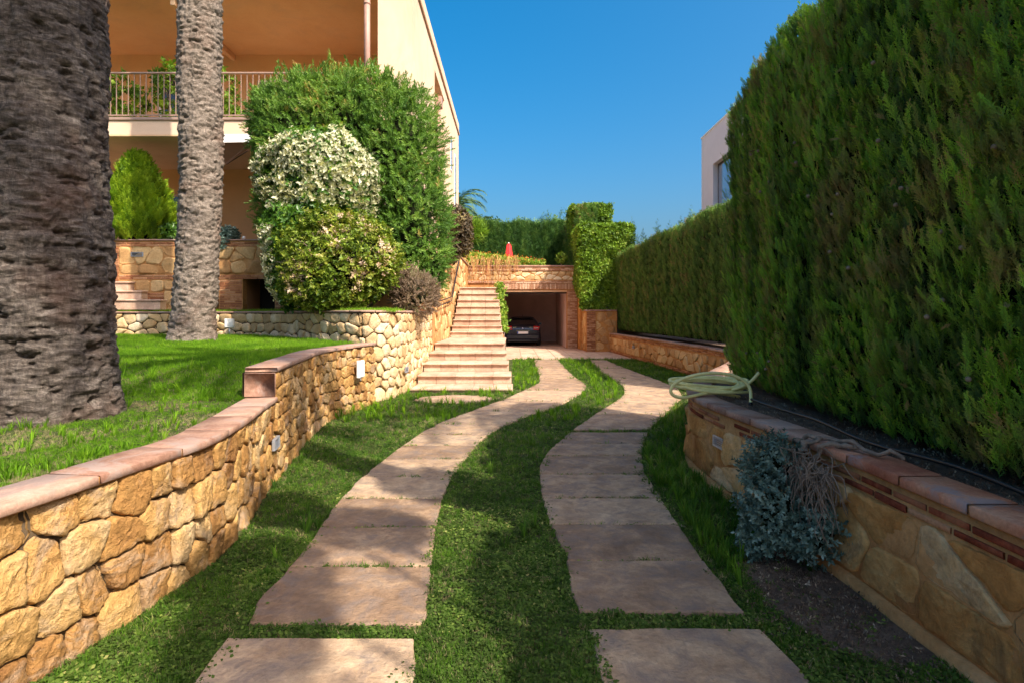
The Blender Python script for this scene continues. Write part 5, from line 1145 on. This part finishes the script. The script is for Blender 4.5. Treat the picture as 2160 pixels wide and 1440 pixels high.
for k in range(90):
    d = _unit(r.normal(size=3)); d[1] = -abs(d[1]); c = np.array([fx(700, 11), 10.95, fz(570, 11)]); a = c + d * .45; b = c + d * np.array([1.05, .82, .88]) * r.uniform(.9, 1.02) ; m_ = (a + b) / 2 + r.normal(size=3) * .06; parts.append(tube_arrays([a, m_, b], [.012, .009, .004], 4))
obj('bare_twigs', *join(parts), M['dry_twig'], bpy.data.objects['mottled_bush'])
bush('dry_lavender_bush', [e(872, 622, 11.9, 46, 40, .4), e(850, 600, 12.0, 30, 30, .3)], 1500, PN, .15, M['dryshrub'], 'small dry grey-brown bush on the corner of the rubble wall', 'bush', (fx(870, 11.9), 11.9, 1.58), up=.7, seed=8, core=.6)
bush('bronze_bush', [e(962, 482, 17.5, 30, 40, .5), e(950, 520, 17.3, 18, 36, .4), e(974, 500, 17.6, 20, 38, .4)], 1500, PB, .17, M['purple'], 'dark bronze-leaved bush at the rear corner of the villa above the stairs', 'bush', (fx(962, 17.5), 17.5, 3.75), up=.2, seed=9, core=.75)
r = np.random.default_rng(61); n = 110; tt_ = r.random(n); P = np.stack([fx(940 + 20 * r.random(n), 16.6), 16.6 + r.normal(size=n) * .1, fz(560, 16.6) + tt_ * 2.8], 1)
# golden conifer
r = np.random.default_rng(19); n = 5200; cz = 3.3; H = 2.12; u = r.random(n) ** .8; a = r.uniform(0, 2 * math.pi, n); prof = np.interp(u, [0, .12, .3, .6, .82, 1], [.80, .95, .90, .60, .30, .02])
lump = 1 + (fbm(np.stack([np.cos(a) * 3.4, np.sin(a) * 3.4, u * 8], 1), 3, 2) - .5) * .6; rr = prof * lump * (1 - r.random(n) ** 3 * .15) * .84; cx_, cy_ = fx(291, 14.6), 14.6
P = np.stack([cx_ + np.cos(a) * rr, cy_ + np.sin(a) * rr, cz + u * H], 1); t = thing('golden_conifer', (cx_, cy_, cz), 'bright lime-green egg-shaped conifer in the terrace planter', 'conifer')
scatter('foliage', PC, P, np.stack([np.cos(a) * .55, np.sin(a) * .55, np.full(n, 1.0)], 1) + r.normal(size=P.shape) * .2, (.30 * r.uniform(.6, 1.3, n)), np.clip(.5 + (fbm(P * 3, 2, 2) - .5) + r.normal(size=n) * .18, 0, 1), M['thuja'], t, 4, roll_ref=np.stack([np.cos(a), np.sin(a), 0 * a], 1))
obj('inner_branches', *ico((cx_, cy_, cz + 1.0), (.60, .60, .95), 3), M['core'], t); tube('trunk', [(cx_, cy_, cz - .1), (cx_, cy_, cz + 1)], .08, M['bark_twig'], t)
bush('planter_shrub', [e(357, 492, 14.5, 20, 18, .2)], 380, PB, .13, M['ficus_green'], 'little leafy shrub at the foot of the golden conifer', 'shrub', (fx(357, 14.5), 14.5, 3.3), seed=21, core=.7)
bush('trailing_shrub', [e(474, 508, 14.1, 14, 26, .2), e(484, 495, 14.2, 16, 12, .2)], 420, PB, .12, M['silver'], 'small grey-green shrub trailing over the terrace wall beside the grey palm', 'shrub', (fx(475, 14.3), 14.3, 3.36), seed=22, core=.7, up=-.2)
bush('balcony_plant', [e(245, 205, 14.9, 30, 42, .4), e(275, 215, 14.8, 26, 24, .3), e(222, 235, 14.9, 25, 18, .3)], 173, PB, .26, M['balcony'], 'leafy potted plant behind the balcony rail next to the big palm', 'plant', (fx(240, 14.9), 14.9, 6.43), seed=23, core=0, up=-.2)
bush('balcony_plant', [e(350, 190, 14.9, 14, 45, .3), e(360, 165, 14.9, 20, 18, .3)], 103, PB, .26, M['balcony'], 'tall climbing plant behind the rail, left of the grey palm', 'plant', (fx(352, 14.9), 14.9, 6.43), seed=24, core=0, up=-.2)
bush('balcony_plant', [e(470, 185, 14.9, 16, 30, .3), e(466, 215, 14.9, 12, 24, .2)], 74, PB, .26, M['balcony'], 'leafy plant behind the rail, right of the grey palm', 'plant', (fx(468, 14.9), 14.9, 6.43), seed=25, core=0, up=-.2)
bush('balcony_plant', [e(494, 242, 14.9, 14, 8, .2)], 90, PB, .16, M['balcony'], 'low potted plant on the balcony floor between palm and bottlebrush', 'plant', (fx(494, 14.9), 14.9, 6.43), seed=26, core=.3)
# flower bed on the garage roof and stalks hanging down the wall
r = np.random.default_rng(31); n = 1900; t = thing('flower_bed', (-1, 26.5, 3.7), 'orange and yellow flowering plants along the top of the garage wall', 'flower bed')
P = np.stack([r.uniform(fx(960, 26.3), fx(1150, 26.3), n), r.uniform(25.9, 27.0, n), 3.72 + r.random(n) * .75], 1); P = P[P[:, 2] < 3.78 + .6 * np.clip(1.15 - (P[:, 0] + 2.6) / 4.5, .25, 1)]
scatter('leaves', PB, P, r.normal(size=P.shape) + np.array([0, -.3, .8]), .17, r.uniform(.3, 1, len(P)), M['ivy'], t, 6); Q = P[r.random(len(P)) < .4] + np.array([0, -.1, .12]); scatter('flowers', PBs, Q, r.normal(size=Q.shape) + np.array([0, 0, 1.]), .10, r.random(len(Q)), M['flower'], t, 7)
n = 190; x = r.uniform(fx(975, 25.6), fx(1092, 25.6), n); ln = r.uniform(.08, .46, n) * (1.2 - np.abs((x + .95) / 1.7)); t = thing('hanging_stalks', (-1, 25.6, 3.8), 'reddish dry stalks spilling over the garage wall above the stairs', 'plant')
Vs = []; Fs = []; As = []
for k in range(n):
    p = np.array([x[k], 25.66, 3.80 + r.random() * .35]); o_ = r.uniform(-.25, .25); q = [p, p + (o_ * .3, -.14, .05), p + (o_ * .7, -.2 - r.random() * .08, -ln[k] * .9), p + (o_, -.2 - r.random() * .1, -ln[k] * 2.4)]
    i = len(Vs); w = np.array([.006, 0, 0])
    for z_ in q: Vs += [z_ - w, z_ + w]
    for m_ in range(3): Fs += [(i + 2 * m_, i + 2 * m_ + 1, i + 2 * m_ + 3), (i + 2 * m_, i + 2 * m_ + 3, i + 2 * m_ + 2)]
    As += [r.random()] * 8
obj('stalks', np.array(Vs), np.array(Fs), M['redgrass'], t, attr=As)
bush('flower_bush', [e(1185, 546, 26.2, 10, 10, .2)], 200, PB, .13, M['ivy'], 'small flowering bush at the right end of the garage wall', 'bush', (fx(1185, 26.2), 26.2, 3.72), seed=41, core=.5)
bush('yellow_shrub', [e(985, 490, 30, 34, 20, .7), e(978, 470, 30, 10, 18, .4)], 600, PG, .4, M['ivy'], 'yellow-green arching shrub at the left end of the back hedge', 'shrub', (fx(1000, 30), 30, 3.68), seed=42, core=.7)
# silver bush hanging on the planter wall
ps = lambda x, y, d: dp(x, y, d)
t = thing('silver_bush', (1.86, 3.5, .72), 'silvery blue-leaved bush hanging over the right planter wall, half bare twigs', 'bush'); r = np.random.default_rng(51)
ell = [e(1632, 985, 3.62, 62, 58, .16), e(1640, 1080, 3.5, 78, 75, .2), e(1720, 1120, 3.35, 66, 62, .17), e(1605, 1130, 3.5, 38, 40, .12)]
P, Nn = blob_points(ell, 1900, r, (.45, 1.08), .2, 4); va = np.clip(.45 + r.normal(size=len(P)) * .25, 0, 1); k = (P[:, 0] < fx(1720, 3.4)) | (r.random(len(P)) < .5)
scatter('foliage', [proto_broad(k_ + 90, 10, .32, .10, .1) for k_ in range(5)], P[k], Nn[k] + np.array([-.2, -.2, .5]) + r.normal(size=P[k].shape) * .4, .075 * r.uniform(.7, 1.3, int(k.sum())), va[k], M['silver'], t, 3)
obj('inner_branches', *join([ico(q[:3], np.array(q[3:]) * .55, 3, .2, 4) for q in ell[:3]]), M['core'], t)
tw = []
def gnarl(pts, r0, r1, seed, n=24):
    c = Vector; P = np.array(pts, float); u = np.linspace(0, len(P) - 1, n); Q = np.stack([np.interp(u, np.arange(len(P)), P[:, k_]) for k_ in range(3)], 1); rr = np.random.default_rng(seed)
    Q[1:-1] += (np.stack([vnoise(np.stack([u * 2.3, u * 0 + k_ * 5, u * 0 + seed], 1), 2) for k_ in range(3)], 1)[1:-1] - .5) * .045
    return tube_arrays(Q, np.linspace(r0, r1, n) * (1 + .25 * rr.normal(size=n) * .5), 7)
tw.append(gnarl([ps(1905, 945, 3.0)[:2] + (.74,), (2.02, 3.05, .76), (1.97, 3.25, .755), (1.92, 3.45, .745), (1.87, 3.6, .74), (1.80, 3.62, .70)], .010, .016, 1)); tw.append(gnarl([(1.97, 3.25, .75), (1.9, 3.35, .745), (1.82, 3.4, .70), (1.76, 3.42, .55)], .016, .012, 2)); tw.append(gnarl([(1.9, 3.5, .75), (1.8, 3.52, .72), (1.74, 3.52, .6), (1.7, 3.5, .45)], .014, .01, 3))
for k in range(130):
    a = np.array([1.78 + r.uniform(-.06, .04), 3.4 + r.uniform(-.18, .2), .60 + r.uniform(-.08, .10)]); b = a + np.array([r.uniform(-.14, .10), r.uniform(-.22, .12), r.uniform(-.38, -.05)]); b[0] = min(b[0], 1.85); m_ = (a + b) / 2 + np.array([-.05, r.uniform(-.05, .05), .07]); tw.append(gnarl([a, m_, b], .0035, .0014, k + 10, 8))
for k in range(22):
    a = np.array(dp(1730, 985, 3.32)) + r.normal(size=3) * .02; b = np.array(dp(1780 + r.uniform(-60, 35), 1040 + r.uniform(-30, 110), 3.15 + r.uniform(-.05, .15))); m_ = (a + b) / 2 + np.array([.02, -.02, .06]); tw.append(gnarl([a, m_, b], .004, .0016, k + 90, 9))
obj('branches', *join(tw), M['dry_twig'], t, smooth=True)
# irrigation pipe, hose
t = thing('irrigation_pipe', (2.2, 3, .73), 'black irrigation pipe lying on the soil along the near hedge', 'pipe')
pp = [(2.20 + .02 * math.sin(y * 3), y, .735 + .012 * math.sin(y * 5)) for y in np.arange(-1, 4.4, .12)]; pp += [(2.18, 4.6, .74), (2.18, 5.0, .735), (2.19, 5.2, .735)]
tube('pipe', pp, .0125, M['black'], t, 8)
t = thing('garden_hose', (2.2, 6.2, .73), 'coiled pale yellow garden hose on the end of the right planter wall', 'hose'); r = np.random.default_rng(8); pts = []
hc = np.array([1.97, 5.62, .80]); turns = 8
for k in range(turns * 30):
    u = k / 30; a = k / 30 * 2 * math.pi; j = int(u); rr = np.random.default_rng(j * 7 + 3); rr2 = np.random.default_rng(j * 7 + 10); f_ = u - j; mix = lambda lo, hi: rr.uniform(lo, hi) * (1 - f_) + rr2.uniform(lo, hi) * f_
    ax = mix(.24, .40); ay = mix(.08, .17); zc_ = mix(-.04, .03); tl = mix(-.14, .12); t2_ = mix(.1, .55); ox = mix(-.06, .05)
    x_ = ax * math.cos(a) + ox; y_ = ay * math.sin(a); pts.append(hc + np.array([x_, y_, max(-.060, zc_ + .02 + x_ * tl + y_ * t2_)]))
lastp = pts[-1]
big = [dp(x, y, d) for x, y, d in ((1560, 836, 5.6), (1500, 828, 5.5), (1440, 838, 5.4), (1416, 828, 5.4), (1422, 810, 5.4), (1450, 795, 5.4), (1490, 787, 5.4), (1530, 788, 5.4), (1560, 797, 5.38), (1580, 815, 5.35), (1584, 838, 5.3), (1583, 850, 5.25))]
tail = [lastp] + [dp(x, y, d) for x, y, d in ((1545, 822, 5.5), (1572, 812, 5.45), (1588, 800, 5.45), (1601, 785, 5.45))]
def dens(P, n=90):
    c = Curve([(p[0], p[1]) for p in P]); P = np.array(P); m = len(P); Q = np.vstack([2 * P[0] - P[1], P, 2 * P[-1] - P[-2]]); out = []
    for i in range(1, m):
        for q in np.linspace(0, 1, 8, endpoint=False): a, b, c, d = Q[i - 1:i + 3]; out.append(.5 * ((2 * b) + (-a + c) * q + (2 * a - 5 * b + 4 * c - d) * q * q + (-a + 3 * b - 3 * c + d) * q ** 3))
    return np.array(out + [P[-1]])
hm = [tube_arrays(np.array(pts), .0155, 8), tube_arrays(dens(big), .0155, 8), tube_arrays(dens(tail), .0155, 8)]
obj('coil', *join(hm), M['hose'], t, smooth=True); b = np.array(big[-1]); tube('connector', [b + (0, 0, .012), b - (0, 0, .02), b - (0, 0, .035)], [.02, .024, .017], M['black'], t, 12)

# ------------------------------------------------------------------ turf: blades and small leaves
def in_slab(x, y, m=0.0):
    m = np.broadcast_to(m, x.shape)
    def hit(a, b, sl):
        ins = (x > a(y) + m) & (x < b(y) - m); j = np.zeros(len(x), bool)
        for y0, y1 in sl: j |= (y > y0 + np.minimum(m, .03) * .5) & (y < y1 - np.minimum(m, .03) * .5)
        return ins & j
    h = hit(EL, ER, slabsL) | hit(EL2, ER2, slabsR); h |= (((x - fx(958, 10.1)) / .69) ** 2 + ((y - 10.15) / .46) ** 2) < (1 - m) ** 2
    return h
CCx = lambda y: np.interp(y, CC.P[:, 1], CC.P[:, 0]); CDx = lambda y: np.interp(y, CD.P[:, 1], CD.P[:, 0])
def drive_pts(n, y0, y1, r, p=1.6, m=.012):
    y = (r.random(n) * (y1 ** (1 - p) - y0 ** (1 - p)) + y0 ** (1 - p)) ** (1 / (1 - p)) if p != 1 else y0 * (y1 / y0) ** r.random(n)
    xl = np.where(y < 9.7, np.interp(y, CA.P[:, 1], CA.P[:, 0]) + .005, np.where(y < 11.1, np.interp(y, [9.7, 10.25, 10.9, 11.1], [-2.33, -2.2, -2.07, -2.05]), .03)); xr = np.where(y < 11.6, CCx(y) - .04, CDx(y) - .03)
    x = xl + (xr - xl) * r.random(n)
    k = ~in_slab(x, y, m * (.3 + 3.2 * fbm(np.stack([x * 6, y * 6, x * 0], 1), 5, 2) ** 2 * 2)) & (r.random(n) < (xr - xl) / 4.2 * 1.3) ; k &= ~((x < .02) & (y > 11.08)) & (y < 19.4)
    # bare earth by the silver bush
    dirt = (((x - 1.70) / .36) ** 2 + ((y - 3.05) / .62) ** 2) < 1; k &= ~(dirt & (r.random(n) < .96))
    return x[k], y[k]
def turf(name, label, protos, n, y0, y1, size, mat, seed, p=1.6, m=.012, lowf=None, far=0.0, thin=.0):
    r = np.random.default_rng(seed); x, y = drive_pts(n, y0, y1, r, p, m)
    nz = fbm(np.stack([x * 1.7, y * 1.7, x * 0], 1), seed % 5 + 2, 3)
    if lowf: k = lowf(x, y, nz, r); x, y, nz = x[k], y[k], nz[k]
    z = (fbm(np.stack([x * 2.2, y * 2.2, x * 0], 1), 3, 3) - .5) * .035
    P = np.stack([x, y, z], 1); S = size * r.uniform(.6, 1.3, len(x)) * (1 + far * np.maximum(y - 4, 0)) * (.75 + .6 * nz); va = np.clip(.42 + (nz - .5) * .9 + r.normal(size=len(x)) * .17, 0, 1)
    o = scatter(name, protos, P, np.array([0, 0, 1.]) + r.normal(size=P.shape) * .18, S, va, mat, None, seed); tag(o, label, 'grass', kind='stuff'); return len(x)
turf('clover_cover', 'small-leaved clover and creeping green cover between the paving', PK, 60000, 1.5, 19.4, .022, M['clover'], 101, 1.9, .02, lambda x, y, nz, r: (r.random(len(x)) < np.where((x > ER(y)) & (x < EL2(y)), 1, .8)), far=.10)
turf('short_grass', 'short green grass growing between and beside the driveway slabs', PG, 30000, 1.5, 19.4, .034, M['grass'], 102, 1.7, .01, far=.16)
turf('dry_grass', 'scattered dry yellow blades in the driveway grass', PG, 6000, 1.5, 12, .03, M['drygrass'], 103, 1.7, .0, far=.1)
turf('grass_tufts', 'longer grass tufts at the foot of the right wall', PT, 5200, 2.6, 9.5, .13, M['grass'], 104, 1.2, .03, lambda x, y, nz, r: (((x > ER2(y) + .05) & (y > 3.3) & (r.random(len(x)) < .75)) | (r.random(len(x)) < .010)), far=.0)
turf('sunny_tufts', 'grass tufts beside the stairs and along the sunny verge', PT, 1100, 8, 19.3, .16, M['lawn'], 105, 1.2, .05, lambda x, y, nz, r: (x < EL(y) - .03) | ((x > ER(y) + .1) & (x < EL2(y) - .1)), far=.0)
# upper lawn
def lawn_scatter(name, label, protos, n, y0, y1, size, mat, seed, p, f=None, far=0., xmin=None):
    r = np.random.default_rng(seed); y = (r.random(n) * (y1 ** (1 - p) - y0 ** (1 - p)) + y0 ** (1 - p)) ** (1 / (1 - p)); xr = right_lim(y) - .015; xl = -.92 * y - .3
    x = xl + (xr - xl) * r.random(n) ** .9; nz = fbm(np.stack([x * 1.7, y * 1.7, x * 0], 1), 6, 3); k = np.ones(n, bool) if f is None else f(x, y, nz, r); x, y, nz = x[k], y[k], nz[k]
    P = np.stack([x, y, lawn_h(x, y)], 1); va = np.clip(.45 + (nz - .5) * .8 + r.normal(size=len(x)) * .15, 0, 1)
    o = scatter(name, protos, P, np.array([0, 0, 1.]) + r.normal(size=P.shape) * .15, size * np.where(y < 5, .62, 1.) * r.uniform(.6, 1.3, len(x)) * (1 + far * np.maximum(y - 3, 0)), va, mat, None, seed); tag(o, label, 'grass', kind='stuff')
bare = lambda x, y, nz, r: ~((y < 5.0) & (r.random(len(x)) < np.where(nz > .47, .93, .5)))
lawn_scatter('lawn_grass', 'bright green lawn behind the rubble wall, around both palms', PG, 52000, 2.0, 13.2, .031, M['lawn'], 111, 1.5, bare, far=.10)
lawn_scatter('lawn_edge_growth', 'low weedy growth on the lawn edge under the big palm', PK, 7000, 1.8, 5.2, .026, M['clover'], 112, 1.5, bare)
lawn_scatter('lawn_dry_growth', 'dry straw-coloured blades on the worn lawn edge near the big palm', PG, 8000, 2.2, 6, .032, M['drygrass'], 113, 1.5, lambda x, y, nz, r: r.random(len(x)) < np.where(nz > .47, .9, .3))
lawn_scatter('lawn_tufts', 'tall grass tufts at the foot of the big palm and along the lawn edge', PT, 420, 2.6, 6.2, .13, M['lawn'], 114, 1.3, lambda x, y, nz, r: (nz > .40))
r = np.random.default_rng(120); n = 4200; x = r.uniform(-11, -2.1, n); yb = np.interp(x, BX[:, 0][np.argsort(BX[:, 0])], BX[:, 1][np.argsort(BX[:, 0])]); y = yb + .06 + r.random(n) * 1.0; P = np.stack([x, np.minimum(y, 13.9), np.full(n, 1.565)], 1)
tag(scatter('terrace_grass', PG, P, np.array([0, 0, 1.]) + r.normal(size=P.shape) * .2, .08 * r.uniform(.6, 1.3, n), r.uniform(.2, .9, n), M['lawn'], None, 121), 'strip of grass on top of the low back wall in front of the terrace', 'grass', kind='stuff')
# litter on the bare soil: leaves, twigs and crumbs
r = np.random.default_rng(130); n = 1500; x = 1.60 + r.normal(size=n) * .2; y = 2.9 + r.normal(size=n) * .42; k = (x < CCx(y) - .05) & ~in_slab(x, y, 0); x, y = x[k], y[k]
tag(scatter('dry_litter', [proto_broad(200 + q, 3, .5, .12, 1) for q in range(5)], np.stack([x, y, 0 * x + .012], 1), np.stack([r.normal(size=len(x)), r.normal(size=len(x)), 0 * x + .15], 1), .03 * r.uniform(.5, 1.6, len(x)), r.random(len(x)), M['litter'], None, 131), 'dry leaf litter and bark crumbs on the bare soil by the right wall', 'litter', kind='stuff')
bare_soil = [(fx(a, 1800 / (b - 665)), 1800 / (b - 665)) for a, b in ()]
po = [(1.68 + .38 * math.cos(a) * (1 + .12 * math.sin(3 * a)), 3.05 + .66 * math.sin(a)) for a in np.linspace(0, 2 * math.pi, 40, endpoint=False)]; po = [(min(a, float(CCx(b)) - .04), b) for a, b in po]
tag(pyobj('bare_soil', [(a, b, .006) for a, b in po] + [(a, b, -.06) for a, b in po], [tuple(range(40))] + [(i, i + 40, (i + 1) % 40 + 40, (i + 1) % 40) for i in range(40)], M['dirt']), kind='structure')
r = np.random.default_rng(140); n = 1500; y = r.uniform(1.6, 6.3, n); x = np.interp(y, yq, [inner_c(a) for a in yq]) + r.random(n) * .5
tag(scatter('planter_litter', [proto_broad(200 + q, 3, .5, .12, 1) for q in range(5)], np.stack([x, y, 0 * x + .70], 1), np.stack([r.normal(size=n), r.normal(size=n), 0 * x + .15], 1), .03 * r.uniform(.5, 1.5, n), r.random(n), M['litter'], None, 141), 'brown needles and dry bits on the planter soil beneath the near hedge', 'litter', kind='stuff')
print('foliage triangles', TRI[0])
